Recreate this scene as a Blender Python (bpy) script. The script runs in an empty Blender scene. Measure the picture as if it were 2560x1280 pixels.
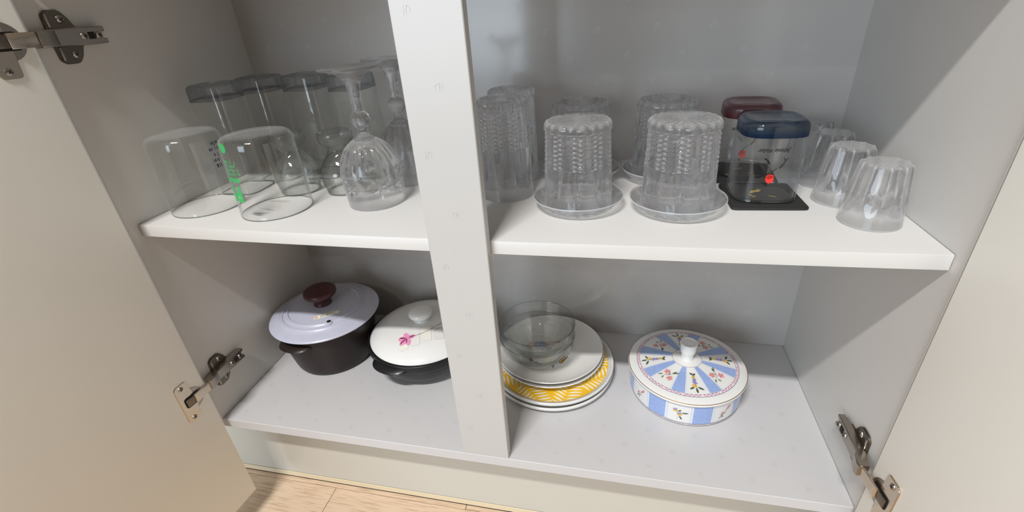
import bpy, bmesh, math, random
from mathutils import Matrix, Vector
random.seed(7)
PI = math.pi
S = bpy.context.scene
COL = S.collection

# ------------------------------------------------------------------ camera
cam_d = bpy.data.cameras.new('camera'); cam_d.sensor_width = 36.0; cam_d.lens = 16.440231
cam_d.clip_start = 0.01; cam_d.clip_end = 50
cam = bpy.data.objects.new('camera', cam_d); COL.objects.link(cam)
_R = (0.9753480, 0.2106541, -0.0657351); _F = (-0.2163386, 0.8540390, -0.4730908); _U = (-0.0435182, 0.4756492, 0.8785579)
cam.matrix_world = Matrix(((_R[0], _U[0], -_F[0], 0.5938), (_R[1], _U[1], -_F[1], -0.4119), (_R[2], _U[2], -_F[2], 0.5445), (0, 0, 0, 1)))
S.camera = cam

# ------------------------------------------------------------------ world, lamps, exposure
S.view_settings.view_transform = 'Standard'; S.view_settings.look = 'None'
S.view_settings.gamma = 1.0; S.view_settings.use_curve_mapping = False
S.view_settings.exposure = -0.14
try:
    S.cycles.use_denoising = True
    S.cycles.max_bounces = 14; S.cycles.diffuse_bounces = 5; S.cycles.glossy_bounces = 8
    S.cycles.transmission_bounces = 12; S.cycles.transparent_max_bounces = 48
    S.cycles.sample_clamp_indirect = 4.0
except Exception:
    pass
world = bpy.data.worlds.new('world'); S.world = world; world.use_nodes = True
_bg = world.node_tree.nodes['Background']
_bg.inputs[0].default_value = (0.80, 0.88, 1.0, 1); _bg.inputs[1].default_value = 0.05

def area(name, loc, size, size_y, power, colour, direction):
    d = bpy.data.lights.new(name, 'AREA'); d.shape = 'RECTANGLE'; d.size = size; d.size_y = size_y
    d.energy = power; d.color = colour
    o = bpy.data.objects.new(name, d); COL.objects.link(o); o.location = loc
    o.rotation_euler = Vector(direction).to_track_quat('-Z', 'Y').to_euler()
    return o
LAMP = (0.17, -1.32, 2.42)
area('ceiling_lamp_light', (LAMP[0], LAMP[1], LAMP[2] - 0.036), 0.62, 0.08, 80, (1.0, 0.985, 0.965), (0, 0, -1))
area('window_daylight', (-1.35, -4.22, 0.95), 2.6, 2.1, 118, (0.74, 0.87, 1.0), (0, 1, 0))

_sp = area('spotlight_light', (0.35, -3.3, 2.415), 0.14, 0.14, 12, (1.0, 0.97, 0.93), (0, 0, -1)); _sp.data.shape = 'DISK'

# ------------------------------------------------------------------ helpers
def lin(c):
    c = c / 255.0
    return c / 12.92 if c <= 0.04045 else ((c + 0.055) / 1.055) ** 2.4
def rgb(r, g, b): return (lin(r), lin(g), lin(b), 1.0)
MATS = {}
def principled(name, col, rough=0.4, metal=0.0, spec=0.5, coat=0.0, bump=0.0, bscale=300.0, vary=0.0, vscale=6.0):
    if name in MATS: return MATS[name]
    m = bpy.data.materials.new(name); m.use_nodes = True; nt = m.node_tree; b = nt.nodes['Principled BSDF']
    b.inputs['Base Color'].default_value = col; b.inputs['Roughness'].default_value = rough
    b.inputs['Metallic'].default_value = metal
    b.inputs['Specular IOR Level'].default_value = spec
    if coat: b.inputs['Coat Weight'].default_value = coat; b.inputs['Coat Roughness'].default_value = 0.03
    tc = nt.nodes.new('ShaderNodeTexCoord')
    if bump:
        n = nt.nodes.new('ShaderNodeTexNoise'); n.inputs['Scale'].default_value = bscale; n.inputs['Detail'].default_value = 3
        nt.links.new(tc.outputs['Object'], n.inputs['Vector'])
        bp = nt.nodes.new('ShaderNodeBump'); bp.inputs['Strength'].default_value = bump; bp.inputs['Distance'].default_value = 0.0005
        nt.links.new(n.outputs['Fac'], bp.inputs['Height']); nt.links.new(bp.outputs['Normal'], b.inputs['Normal'])
    if vary:
        n2 = nt.nodes.new('ShaderNodeTexNoise'); n2.inputs['Scale'].default_value = vscale; n2.inputs['Detail'].default_value = 4
        nt.links.new(tc.outputs['Object'], n2.inputs['Vector'])
        mx = nt.nodes.new('ShaderNodeMix'); mx.data_type = 'RGBA'
        mx.inputs[6].default_value = tuple(min(1, c * (1 + vary)) for c in col[:3]) + (1,)
        mx.inputs[7].default_value = tuple(c * (1 - vary) for c in col[:3]) + (1,)
        nt.links.new(n2.outputs['Fac'], mx.inputs[0]); nt.links.new(mx.outputs[2], b.inputs['Base Color'])
    MATS[name] = m
    return m

def glass(name, tint=(1, 1, 1), edge=(0.45, 0.48, 0.47), refr=0.0, ior=1.45, rough=0.0, power=3.0, f0=0.04, scat=0.0, spow=3.0, point=0.0, sbase=0.0, zgrad=None, bump=0.0, bscale=90.0):
    """thin clear glass: light passes straight, fresnel mirror on top, darker along the grazing rim; refr mixes in real refraction"""
    if name in MATS: return MATS[name]
    m = bpy.data.materials.new(name); m.use_nodes = True; nt = m.node_tree; N = nt.nodes; L = nt.links
    N.remove(N['Principled BSDF']); out = N['Material Output']
    lw = N.new('ShaderNodeLayerWeight'); lw.inputs['Blend'].default_value = 0.5
    pw = N.new('ShaderNodeMath'); pw.operation = 'POWER'; pw.inputs[1].default_value = power
    L.new(lw.outputs['Facing'], pw.inputs[0])
    mx = N.new('ShaderNodeMix'); mx.data_type = 'RGBA'
    mx.inputs[6].default_value = tint + (1,); mx.inputs[7].default_value = edge + (1,)
    L.new(pw.outputs[0], mx.inputs[0])
    tnt = None
    if zgrad:                                                     # glass coloured through its lower band only
        tz = N.new('ShaderNodeTexCoord'); sx = N.new('ShaderNodeSeparateXYZ'); L.new(tz.outputs['Object'], sx.inputs[0])
        mz = N.new('ShaderNodeMapRange'); mz.interpolation_type = 'SMOOTHSTEP'; mz.inputs[1].default_value = zgrad[0]; mz.inputs[2].default_value = zgrad[1]; L.new(sx.outputs[2], mz.inputs[0])
        tnt = N.new('ShaderNodeMix'); tnt.data_type = 'RGBA'; tnt.inputs[6].default_value = zgrad[2] + (1,); tnt.inputs[7].default_value = tint + (1,)
        L.new(mz.outputs[0], tnt.inputs[0]); L.new(tnt.outputs[2], mx.inputs[6])
    tr = N.new('ShaderNodeBsdfTransparent'); L.new(mx.outputs[2], tr.inputs['Color'])
    gl = N.new('ShaderNodeBsdfGlossy'); gl.inputs['Roughness'].default_value = 0.02 + rough
    p5 = N.new('ShaderNodeMath'); p5.operation = 'POWER'; p5.inputs[1].default_value = 5.0; L.new(lw.outputs['Facing'], p5.inputs[0])
    fr = N.new('ShaderNodeMath'); fr.operation = 'MULTIPLY_ADD'; fr.inputs[1].default_value = 0.80; fr.inputs[2].default_value = f0
    L.new(p5.outputs[0], fr.inputs[0])
    ms = N.new('ShaderNodeMixShader')
    L.new(fr.outputs[0], ms.inputs[0]); L.new(tr.outputs[0], ms.inputs[1]); L.new(gl.outputs[0], ms.inputs[2])
    res = ms
    if bump:
        tc = N.new('ShaderNodeTexCoord'); n = N.new('ShaderNodeTexNoise'); n.inputs['Scale'].default_value = bscale
        L.new(tc.outputs['Object'], n.inputs['Vector'])
        bp = N.new('ShaderNodeBump'); bp.inputs['Strength'].default_value = bump; bp.inputs['Distance'].default_value = 0.002
        L.new(n.outputs['Fac'], bp.inputs['Height']); L.new(bp.outputs['Normal'], gl.inputs['Normal'])
    if refr > 0:
        rg = N.new('ShaderNodeBsdfGlass'); rg.inputs['IOR'].default_value = ior; rg.inputs['Roughness'].default_value = rough
        rg.inputs['Color'].default_value = tint + (1,)
        if tnt: L.new(tnt.outputs[2], rg.inputs['Color'])
        m2 = N.new('ShaderNodeMixShader'); m2.inputs[0].default_value = refr
        L.new(ms.outputs[0], m2.inputs[1]); L.new(rg.outputs[0], m2.inputs[2]); res = m2
    if scat > 0 or point > 0:
        # white diffuse on cut edges and at grazing angles stands in for refracted glints
        sp = N.new('ShaderNodeMath'); sp.operation = 'POWER'; sp.inputs[1].default_value = spow; L.new(lw.outputs['Facing'], sp.inputs[0])
        sm = N.new('ShaderNodeMath'); sm.operation = 'MULTIPLY_ADD'; sm.inputs[1].default_value = scat; sm.inputs[2].default_value = sbase; L.new(sp.outputs[0], sm.inputs[0])
        last = sm
        if point > 0:
            ge = N.new('ShaderNodeNewGeometry'); mr = N.new('ShaderNodeMapRange'); mr.inputs[1].default_value = 0.515; mr.inputs[2].default_value = 0.62
            mr.inputs[3].default_value = 0.0; mr.inputs[4].default_value = point; L.new(ge.outputs['Pointiness'], mr.inputs[0])
            ad = N.new('ShaderNodeMath'); ad.operation = 'ADD'; ad.use_clamp = True; L.new(sm.outputs[0], ad.inputs[0]); L.new(mr.outputs[0], ad.inputs[1]); last = ad
        df = N.new('ShaderNodeBsdfDiffuse'); df.inputs['Color'].default_value = (0.95, 0.95, 0.95, 1)
        tl = N.new('ShaderNodeBsdfTranslucent'); tl.inputs['Color'].default_value = (0.95, 0.95, 0.95, 1)
        m3 = N.new('ShaderNodeMixShader'); m3.inputs[0].default_value = 0.45; L.new(df.outputs[0], m3.inputs[1]); L.new(tl.outputs[0], m3.inputs[2])
        m4 = N.new('ShaderNodeMixShader'); L.new(last.outputs[0], m4.inputs[0]); L.new(res.outputs[0], m4.inputs[1]); L.new(m3.outputs[0], m4.inputs[2]); res = m4
    L.new(res.outputs[0], out.inputs['Surface'])
    MATS[name] = m
    return m

def emit(name, col, strength):
    m = bpy.data.materials.new(name); m.use_nodes = True; nt = m.node_tree
    nt.nodes.remove(nt.nodes['Principled BSDF']); e = nt.nodes.new('ShaderNodeEmission')
    e.inputs[0].default_value = col; e.inputs[1].default_value = strength
    nt.links.new(e.outputs[0], nt.nodes['Material Output'].inputs['Surface'])
    return m

def wood():
    m = bpy.data.materials.new('oak_laminate'); m.use_nodes = True; nt = m.node_tree; N = nt.nodes; L = nt.links
    b = N['Principled BSDF']; b.inputs['Roughness'].default_value = 0.42
    tc = N.new('ShaderNodeTexCoord'); oi = N.new('ShaderNodeObjectInfo')
    ad = N.new('ShaderNodeVectorMath'); ad.operation = 'ADD'; L.new(tc.outputs['Object'], ad.inputs[0])
    sc = N.new('ShaderNodeVectorMath'); sc.operation = 'SCALE'; sc.inputs['Scale'].default_value = 13.0
    cm = N.new('ShaderNodeCombineXYZ'); L.new(oi.outputs['Random'], cm.inputs[0]); L.new(oi.outputs['Random'], cm.inputs[1])
    L.new(cm.outputs[0], sc.inputs[0]); L.new(sc.outputs[0], ad.inputs[1])
    mp = N.new('ShaderNodeMapping'); mp.inputs['Scale'].default_value = (22, 420, 1); L.new(ad.outputs[0], mp.inputs['Vector'])
    n = N.new('ShaderNodeTexNoise'); n.inputs['Scale'].default_value = 1.0; n.inputs['Detail'].default_value = 4; n.inputs['Distortion'].default_value = 0.25
    L.new(mp.outputs[0], n.inputs['Vector'])
    mp2 = N.new('ShaderNodeMapping'); mp2.inputs['Scale'].default_value = (3, 10, 1); L.new(ad.outputs[0], mp2.inputs['Vector'])
    n2 = N.new('ShaderNodeTexNoise'); n2.inputs['Scale'].default_value = 2.0; L.new(mp2.outputs[0], n2.inputs['Vector'])
    r = N.new('ShaderNodeValToRGB'); r.color_ramp.elements[0].position = 0.34; r.color_ramp.elements[0].color = rgb(190, 162, 134)
    r.color_ramp.elements[1].position = 0.52; r.color_ramp.elements[1].color = rgb(217, 193, 167)
    L.new(n.outputs['Fac'], r.inputs[0])
    mx = N.new('ShaderNodeMix'); mx.data_type = 'RGBA'; mx.blend_type = 'MULTIPLY'; mx.inputs[0].default_value = 0.2
    r2 = N.new('ShaderNodeValToRGB'); r2.color_ramp.elements[0].color = (0.75, 0.7, 0.66, 1); r2.color_ramp.elements[1].color = (1, 1, 1, 1)
    L.new(n2.outputs['Fac'], r2.inputs[0]); L.new(r.outputs[0], mx.inputs[6]); L.new(r2.outputs[0], mx.inputs[7])
    L.new(mx.outputs[2], b.inputs['Base Color'])
    return m

# -- mesh building
def link(name, me, mats, parent=None, smooth=False, loc=None, rot=None):
    for m in (mats if isinstance(mats, (list, tuple)) else [mats]): me.materials.append(m)
    if smooth:
        for p in me.polygons: p.use_smooth = True
        if smooth != 'all':
            try: me.set_sharp_from_angle(angle=math.radians(smooth if smooth is not True else 40))
            except Exception: pass
    o = bpy.data.objects.new(name, me); COL.objects.link(o)
    if parent is not None: o.parent = parent
    if loc is not None: o.location = loc
    if rot is not None: o.rotation_euler = rot
    return o
def pydata(name, v, f, mi=None):
    me = bpy.data.meshes.new(name); me.from_pydata([tuple(p) for p in v], [], f)
    if mi:
        for p, i in zip(me.polygons, mi): p.material_index = i
    me.validate(clean_customdata=False); me.update()
    return me
def bm_mesh(name, bm):
    bmesh.ops.recalc_face_normals(bm, faces=bm.faces)
    me = bpy.data.meshes.new(name); bm.to_mesh(me); bm.free(); return me
def box_bm(x0, x1, y0, y1, z0, z1, bevel=0.0, seg=2, bm=None):
    b = bmesh.new()
    bmesh.ops.create_cube(b, size=1.0)
    for v in b.verts:
        v.co = ((x0 + x1) / 2 + v.co.x * (x1 - x0), (y0 + y1) / 2 + v.co.y * (y1 - y0), (z0 + z1) / 2 + v.co.z * (z1 - z0))
    if bevel: bmesh.ops.bevel(b, geom=b.edges[:], offset=bevel, segments=seg, affect='EDGES', profile=0.5)
    if bm is None: return b
    t = bpy.data.meshes.new('t'); b.to_mesh(t); b.free(); bm.from_mesh(t); bpy.data.meshes.remove(t); return bm
def box(name, x0, x1, y0, y1, z0, z1, mat, parent=None, bevel=0.0006, seg=1):
    return link(name, bm_mesh(name, box_bm(x0, x1, y0, y1, z0, z1, bevel, seg)), mat, parent)
def lathe(name, prof, n=64, mod=None, closed=False, split=None, rim=None):
    """prof: list of (r,z); r==0 at ends makes a pole. mod(theta, i, r, z) -> (r, z)"""
    v, f, fm = [], [], []; rows = []
    for i, (r, z) in enumerate(prof):
        if r <= 1e-9: rows.append([len(v)]); v.append((0, 0, z)); continue
        row = []
        for k in range(n):
            th = 2 * PI * k / n; rr, zz = (r, z) if mod is None else mod(th, i, r, z)
            row.append(len(v)); v.append((rr * math.cos(th), rr * math.sin(th), zz))
        rows.append(row)
    pairs = list(zip(rows[:-1], rows[1:]))
    if closed: pairs.append((rows[-1], rows[0]))
    for pi_, (a, b) in enumerate(pairs):
        if len(a) == 1 and len(b) == 1: continue
        fm += [2 if rim and rim[0] <= pi_ < rim[1] else (1 if split is not None and pi_ >= split else 0)] * n
        for k in range(n):
            k2 = (k + 1) % n
            if len(a) == 1: f.append((a[0], b[k2], b[k]))
            elif len(b) == 1: f.append((a[k], a[k2], b[0]))
            else: f.append((a[k], a[k2], b[k2], b[k]))
    me = pydata(name, v, f, fm if split is not None else None)
    bm = bmesh.new(); bm.from_mesh(me); bmesh.ops.recalc_face_normals(bm, faces=bm.faces); bm.to_mesh(me); bm.free()
    return me
def spline(pts, k=6):
    """catmull-rom through (r,z) points"""
    out = []
    P = [pts[0]] + list(pts) + [pts[-1]]
    for i in range(1, len(P) - 2):
        for j in range(k):
            t = j / k; a, b, c, d = P[i - 1], P[i], P[i + 1], P[i + 2]
            out.append(tuple(0.5 * (2 * b[q] + (c[q] - a[q]) * t + (2 * a[q] - 5 * b[q] + 4 * c[q] - d[q]) * t * t + (3 * b[q] - a[q] - 3 * c[q] + d[q]) * t ** 3) for q in (0, 1)))
    out.append(tuple(pts[-1])); return out
def tag(o, label, cat, group=None):
    o['label'] = label; o['category'] = cat
    if group: o['group'] = group
    return o
def empty(name, loc, rz=0.0):
    o = bpy.data.objects.new(name, None); o.empty_display_size = 0.02; COL.objects.link(o); o.location = loc; o.rotation_euler = (0, 0, rz); return o
def copy_thing(o, loc, rz, label, group=None):
    c = o.copy(); COL.objects.link(c); c.location = loc; c.rotation_euler = (0, 0, rz); c['label'] = label
    if group: c['group'] = group
    for ch in list(o.children):
        d = ch.copy(); COL.objects.link(d); d.parent = c
        for g in list(ch.children):
            e = g.copy(); COL.objects.link(e); e.parent = d
    return c
def polys(name, shapes, mapf, mats, parent=None):
    """flat print: shapes = [(list of 2D points, material index, lift)], mapf(u, v, lift) -> 3D"""
    v, f, mi = [], [], []
    for pts, m, lift in shapes:
        b = len(v); cx = sum(p[0] for p in pts) / len(pts); cy = sum(p[1] for p in pts) / len(pts)
        v.append(mapf(cx, cy, lift))
        for p in pts: v.append(mapf(p[0], p[1], lift))
        n = len(pts)
        for k in range(n): f.append((b, b + 1 + k, b + 1 + (k + 1) % n)); mi.append(m)
    return link(name, pydata(name, v, f, mi), mats, parent)
def ell(cx, cy, a, b, ang=0.0, n=12, p=0):
    c, s = math.cos(ang), math.sin(ang)
    return [(cx + a * math.cos(2 * PI * k / n) * c - b * math.sin(2 * PI * k / n) * s, cy + a * math.cos(2 * PI * k / n) * s + b * math.sin(2 * PI * k / n) * c) for k in range(n)]
def leaf(x, y, ln, w, ang, n=5, bend=0.0):
    L, Rr = [], []
    for k in range(n + 1):
        t = k / n; h = w * math.sin(PI * t) ** 0.8 / 2 if 0 < t < 1 else 0
        L.append((t * ln, h + bend * t * t)); Rr.append((t * ln, -h + bend * t * t))
    P = L + Rr[-2:0:-1]; c, s = math.cos(ang), math.sin(ang)
    return [(x + a * c - b * s, y + a * s + b * c) for a, b in P]
def stroke(pts, w):
    """thin ribbon polygons along a polyline"""
    out = []
    for (x0, y0), (x1, y1) in zip(pts[:-1], pts[1:]):
        dx, dy = x1 - x0, y1 - y0; l = math.hypot(dx, dy) or 1; nx, ny = -dy / l * w / 2, dx / l * w / 2
        out.append([(x0 + nx, y0 + ny), (x1 + nx, y1 + ny), (x1 - nx, y1 - ny), (x0 - nx, y0 - ny)])
    return out
def text_mesh(s, size, shear=0.0, align='CENTER', space=1.0, off=0.0):
    c = bpy.data.curves.new('t', 'FONT'); c.body = s; c.size = size; c.shear = shear; c.align_x = align; c.align_y = 'CENTER'
    c.space_character = space; c.resolution_u = 3; c.offset = off
    o = bpy.data.objects.new('t', c); COL.objects.link(o)
    bpy.context.view_layer.update()
    me = bpy.data.meshes.new_from_object(o.evaluated_get(bpy.context.evaluated_depsgraph_get()))
    v = [(p.co.x, p.co.y) for p in me.vertices]; f = [tuple(p.vertices) for p in me.polygons]
    bpy.data.objects.remove(o); bpy.data.curves.remove(c); bpy.data.meshes.remove(me)
    return v, f
def text_obj(name, items, mat, parent):
    """items: list of (string, size, shear, mapf(u, v)) joined as one printed mesh"""
    V, F = [], []
    for it in items:
        v, f = text_mesh(it[0], it[1], it[2], it[4] if len(it) > 4 else 'CENTER', off=it[5] if len(it) > 5 else 0.0)
        b = len(V); V += [it[3](x, y) for x, y in v]; F += [tuple(i + b for i in q) for q in f]
    return link(name, pydata(name, V, F), mat, parent)

def tick_rows(rows, seed):
    """rows of print too small to read: (centre u, centre v, width, height) -> short upright marks grouped like words"""
    r_ = random.Random(seed); out = []
    for cu, cv, w, h in rows:
        u = cu - w / 2
        while u < cu + w / 2:
            if r_.random() < 0.16: u += h * 0.45; continue
            hh = h * r_.choice((0.62, 0.62, 0.62, 0.95)); ww = h * r_.choice((0.14, 0.14, 0.3))
            out.append(([(u, cv - h * 0.31), (u + ww, cv - h * 0.31), (u + ww, cv - h * 0.31 + hh), (u, cv - h * 0.31 + hh)], 0, 0.0002))
            u += ww + h * 0.22
    return out

# ------------------------------------------------------------------ materials
M_PANEL = principled('white_melamine', rgb(199, 198, 199), 0.33, spec=0.5, bump=0.05, bscale=700)
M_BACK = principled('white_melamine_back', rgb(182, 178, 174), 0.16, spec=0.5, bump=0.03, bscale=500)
M_SIDE = principled('white_melamine_side', rgb(207, 204, 200), 0.45, spec=0.4, bump=0.08, bscale=900)
M_EDGE = principled('white_edge_band', rgb(226, 221, 215), 0.3)
M_DOOR = principled('cream_door_panel', rgb(240, 237, 229), 0.4, bump=0.05, bscale=800)
M_POST = principled('white_post_melamine', rgb(190, 189, 187), 0.32, bump=0.04, bscale=700)
M_KICK = principled('ivory_kickboard', rgb(198, 196, 187), 0.35)
M_KSTRIP = principled('cream_kick_strip', rgb(222, 208, 178), 0.4)
M_GLYPH_D = principled('grey_monogram_gloss', rgb(181, 180, 180), 0.5)  # film print on the bottom panel: gloss difference put into a darker colour
M_GLYPH_P = principled('faint_monogram_gloss', rgb(184, 183, 182), 0.32)  # film print on the post, gloss difference painted as a slight tone
M_GLYPH_L = principled('pale_monogram_gloss', rgb(202, 201, 200), 0.6)  # film print on the back panel: matte sheen painted as a paler colour
M_GAP = principled('dark_gap', rgb(40, 34, 28), 0.8)
M_STEEL = principled('nickel_steel', rgb(168, 160, 150), 0.28, 1.0)
M_STEEL_D = principled('dark_steel', rgb(120, 112, 102), 0.35, 1.0)  # darker, rougher steel for mounting plates and cup levers
M_LINK = principled('bright_nickel', rgb(206, 192, 174), 0.18, 1.0)
M_HOLE = principled('dark_recess', rgb(18, 16, 14), 0.7)
M_WOOD = wood()
M_WALL = principled('beige_wallpaper', rgb(132, 124, 114), 0.8, bump=0.1, bscale=200)
M_CEIL = principled('pale_ceiling', rgb(200, 196, 190), 0.85)
M_GLASS = glass('clear_glass', (0.992, 0.995, 0.992), (0.30, 0.34, 0.31), ior=1.5, power=9.0, scat=0.35, spow=6.0)
M_CRYS = glass('cut_crystal', (0.995, 0.995, 0.998), (0.35, 0.36, 0.37), refr=0.75, ior=1.48, power=5.0, f0=0.07, scat=0.34, spow=3.0, point=0.9, sbase=0.022)
M_CRYSI = glass('crystal_inside', (0.995, 0.995, 0.998), (0.55, 0.56, 0.57), ior=1.5, power=8.0, f0=0.03)
M_CRYSS = glass('solid_crystal', (0.99, 0.99, 0.995), (0.55, 0.56, 0.57), refr=0.7, ior=1.5, power=4.0, f0=0.06, scat=0.22, spow=3.0, sbase=0.015)
M_RIM = glass('glass_rim_edge', (0.42, 0.45, 0.43), (0.2, 0.22, 0.2), ior=1.5, power=4.0, f0=0.08)  # dark tint painted in for the dark refraction along the rim
M_BOWL = glass('bowl_glass', (0.99, 0.995, 0.99), (0.16, 0.21, 0.19), refr=0.08, ior=1.5, power=5.0, f0=0.045, scat=0.06, spow=6.0)
M_SMOKE = glass('smoke_blue_glass', (0.88, 0.90, 0.92), (0.16, 0.18, 0.22), refr=0.5, ior=1.5, power=3.0)
M_BLUEG = glass('cobalt_tint_glass', (0.86, 0.90, 0.93), (0.12, 0.18, 0.26), refr=0.5, ior=1.5, power=2.5, zgrad=(0.074, 0.083, (0.26, 0.42, 0.66)))
M_REDG = glass('ruby_tint_glass', (0.86, 0.74, 0.76), (0.30, 0.12, 0.14), refr=0.5, ior=1.5, power=2.5, zgrad=(0.074, 0.083, (0.62, 0.32, 0.36)))
M_RIMB = glass('bowl_rim_edge', (0.62, 0.66, 0.64), (0.3, 0.34, 0.32), ior=1.5, power=3.0, f0=0.12)  # same painted dark rim line, milder for the bowls

# ------------------------------------------------------------------ room shell
ZF = -0.205
def structure(o): o['kind'] = 'structure'; return o
RX0, RX1, RY0, RY1, RZ1 = -3.2, 3.8, -4.3, 0.36, 2.50
fl = structure(bpy.data.objects.new('floor', bpy.data.meshes.new('floor')))
_b = box_bm(RX0, RX1, RY0, RY1, ZF - 0.05, ZF - 0.0035); _b.to_mesh(fl.data); _b.free(); COL.objects.link(fl); fl.data.materials.append(M_GAP)
structure(box('ceiling', RX0, RX1, RY0, RY1, RZ1, RZ1 + 0.05, M_CEIL, bevel=0))
structure(box('wall_back', RX0, RX1, RY1, RY1 + 0.05, ZF - 0.05, RZ1, M_WALL, bevel=0))
structure(box('wall_left', RX0 - 0.05, RX0, RY0, RY1, ZF - 0.05, RZ1, M_WALL, bevel=0))
structure(box('wall_right', RX1, RX1 + 0.05, RY0, RY1, ZF - 0.05, RZ1, M_WALL, bevel=0))
structure(box('wall_front', RX0, RX1, RY0 - 0.05, RY0, ZF - 0.05, RZ1, M_WALL, bevel=0))
# planks: rows run along x; the row against the kickboard is a narrow ripped one
rows = [(0.0455, 0.40)]
y = 0.0455
while y > -1.6: rows.append((y - 0.115, y)); y -= 0.115
seams0 = {0: 0.363, 1: 0.118}
for ri, (ya, yb) in enumerate(rows):
    s0 = seams0.get(ri, 0.118 + 0.9 * random.random())
    xs = [s0 - 0.9 * k for k in range(3, -3, -1)]
    yb2 = 0.0545 if ri == 0 else yb
    for xa, xb in zip(xs[:-1], xs[1:]):
        xa2, xb2 = max(xa, RX0), min(xb, RX1)
        if xb2 - xa2 < 0.05: continue
        bm = box_bm(-(xb2 - xa2) / 2 + 0.0004, (xb2 - xa2) / 2 - 0.0004, -(yb2 - ya) / 2 + 0.0004, (yb2 - ya) / 2 - 0.0004, -0.008, 0.0, 0.0004, 1)
        link('plank', bm_mesh('plank', bm), M_WOOD, fl, loc=((xa2 + xb2) / 2, (ya + yb2) / 2, ZF))
# window behind the viewer
win = structure(empty('window_1', (-1.35, RY0, 0.95)))
for a in ((-1.36, 1.36, 0.0, 0.05, 1.06, 1.12), (-1.36, 1.36, 0.0, 0.05, -1.12, -1.06), (-1.36, -1.30, 0.0, 0.05, -1.06, 1.06), (1.30, 1.36, 0.0, 0.05, -1.06, 1.06)):
    box('window_frame', *a, M_CEIL, win, bevel=0.004)
# lamp body on the ceiling
lamp = tag(empty('ceiling_lamp', LAMP), 'long slim white ceiling lamp above and in front of the cabinet', 'lamp')
box('housing', -0.36, 0.36, -0.06, 0.06, -0.03, RZ1 - LAMP[2], M_CEIL, lamp, 0.006, 2)

spot = tag(empty('ceiling_spotlight', (0.35, -3.3, RZ1)), 'small round ceiling spotlight behind the viewer', 'lamp')
_b = bmesh.new(); bmesh.ops.create_cone(_b, cap_ends=True, segments=32, radius1=0.085, radius2=0.10, depth=0.075, matrix=Matrix.Translation((0, 0, -0.039)))
link('housing', bm_mesh('housing', _b), M_CEIL, spot, smooth=30)
# ------------------------------------------------------------------ cabinet
W, D, H, P1, P2, SF = 0.88, 0.297, 0.3293, 0.3989, 0.4635, 0.0135
T = 0.0165
cab = tag(empty('cabinet', (0, 0, 0)), 'open white two-door cabinet holding glassware above and pots and plates below', 'cabinet')
TOP = 0.612
box('side_panel', -0.018, 0.0, 0.0, D + 0.012, -T, TOP + 0.018, M_SIDE, cab)
box('side_panel', W, W + 0.018, 0.0, D + 0.012, -T, TOP + 0.018, M_SIDE, cab)
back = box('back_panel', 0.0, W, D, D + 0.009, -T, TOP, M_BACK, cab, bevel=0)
bot = box('bottom_panel', 0.0003, W - 0.0003, 0.0, D - 0.0002, -T, 0.0, M_PANEL, cab)
box('top_panel', 0.0003, W - 0.0003, 0.0, D - 0.0002, TOP, TOP + 0.018, M_PANEL, cab)
post = box('centre_post', P1, P2, 0.0, SF - 0.0003, 0.0002, TOP - 0.0002, M_POST, cab, 0.0008, 1)
kick = box('kickboard', -0.75, W + 0.75, 0.055, 0.071, ZF + 0.012, -T - 0.0004, M_KICK, cab)
box('base_strip', -0.75, W + 0.75, 0.0535, 0.0546, ZF + 0.002, ZF + 0.0135, M_KSTRIP, kick, 0.0004)
# sagging shelf
def ztop(x): return H - 0.0036 * max(0.0, 1 - ((x - 0.44) / 0.44) ** 2)
def shelf_bm():
    b = bmesh.new(); n = 40; prof = [(SF, -0.0152), (SF, -0.0012), (SF + 0.0004, -0.0004), (SF + 0.0012, 0.0), (D - 0.0005, 0.0), (D - 0.0005, -0.0152)]
    R_ = []
    for i in range(n + 1):
        x = 0.0008 + (W - 0.0016) * i / n
        R_.append([b.verts.new((x, py, ztop(x) + pz)) for py, pz in prof])
    for i in range(n):
        for k in range(len(prof)):
            k2 = (k + 1) % len(prof); b.faces.new((R_[i][k], R_[i + 1][k], R_[i + 1][k2], R_[i][k2]))
    b.faces.new(R_[0]); b.faces.new(R_[-1][::-1]); return b
M_SHELF = principled('white_shelf_melamine', rgb(205, 203, 200), 0.33, bump=0.05, bscale=700)
shelf = link('shelf', bm_mesh('shelf', shelf_bm()), M_SHELF, cab, smooth=30)
for px in (0.012, W - 0.012):
    for py in (0.034, D - 0.05):
        bm = bmesh.new(); bmesh.ops.create_cone(bm, cap_ends=True, segments=12, radius1=0.0028, radius2=0.0028, depth=0.0225, matrix=Matrix.Rotation(PI / 2, 4, 'Y'))
        bmesh.ops.create_cone(bm, cap_ends=True, segments=12, radius1=0.0042, radius2=0.0042, depth=0.002, matrix=Matrix.Translation((-0.008 if px < 0.4 else 0.008, 0, 0)) @ Matrix.Rotation(PI / 2, 4, 'Y'))
        link('shelf_pin', bm_mesh('shelf_pin', bm), M_STEEL, cab, loc=(px, py, H - 0.0152 - 0.0031))

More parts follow.
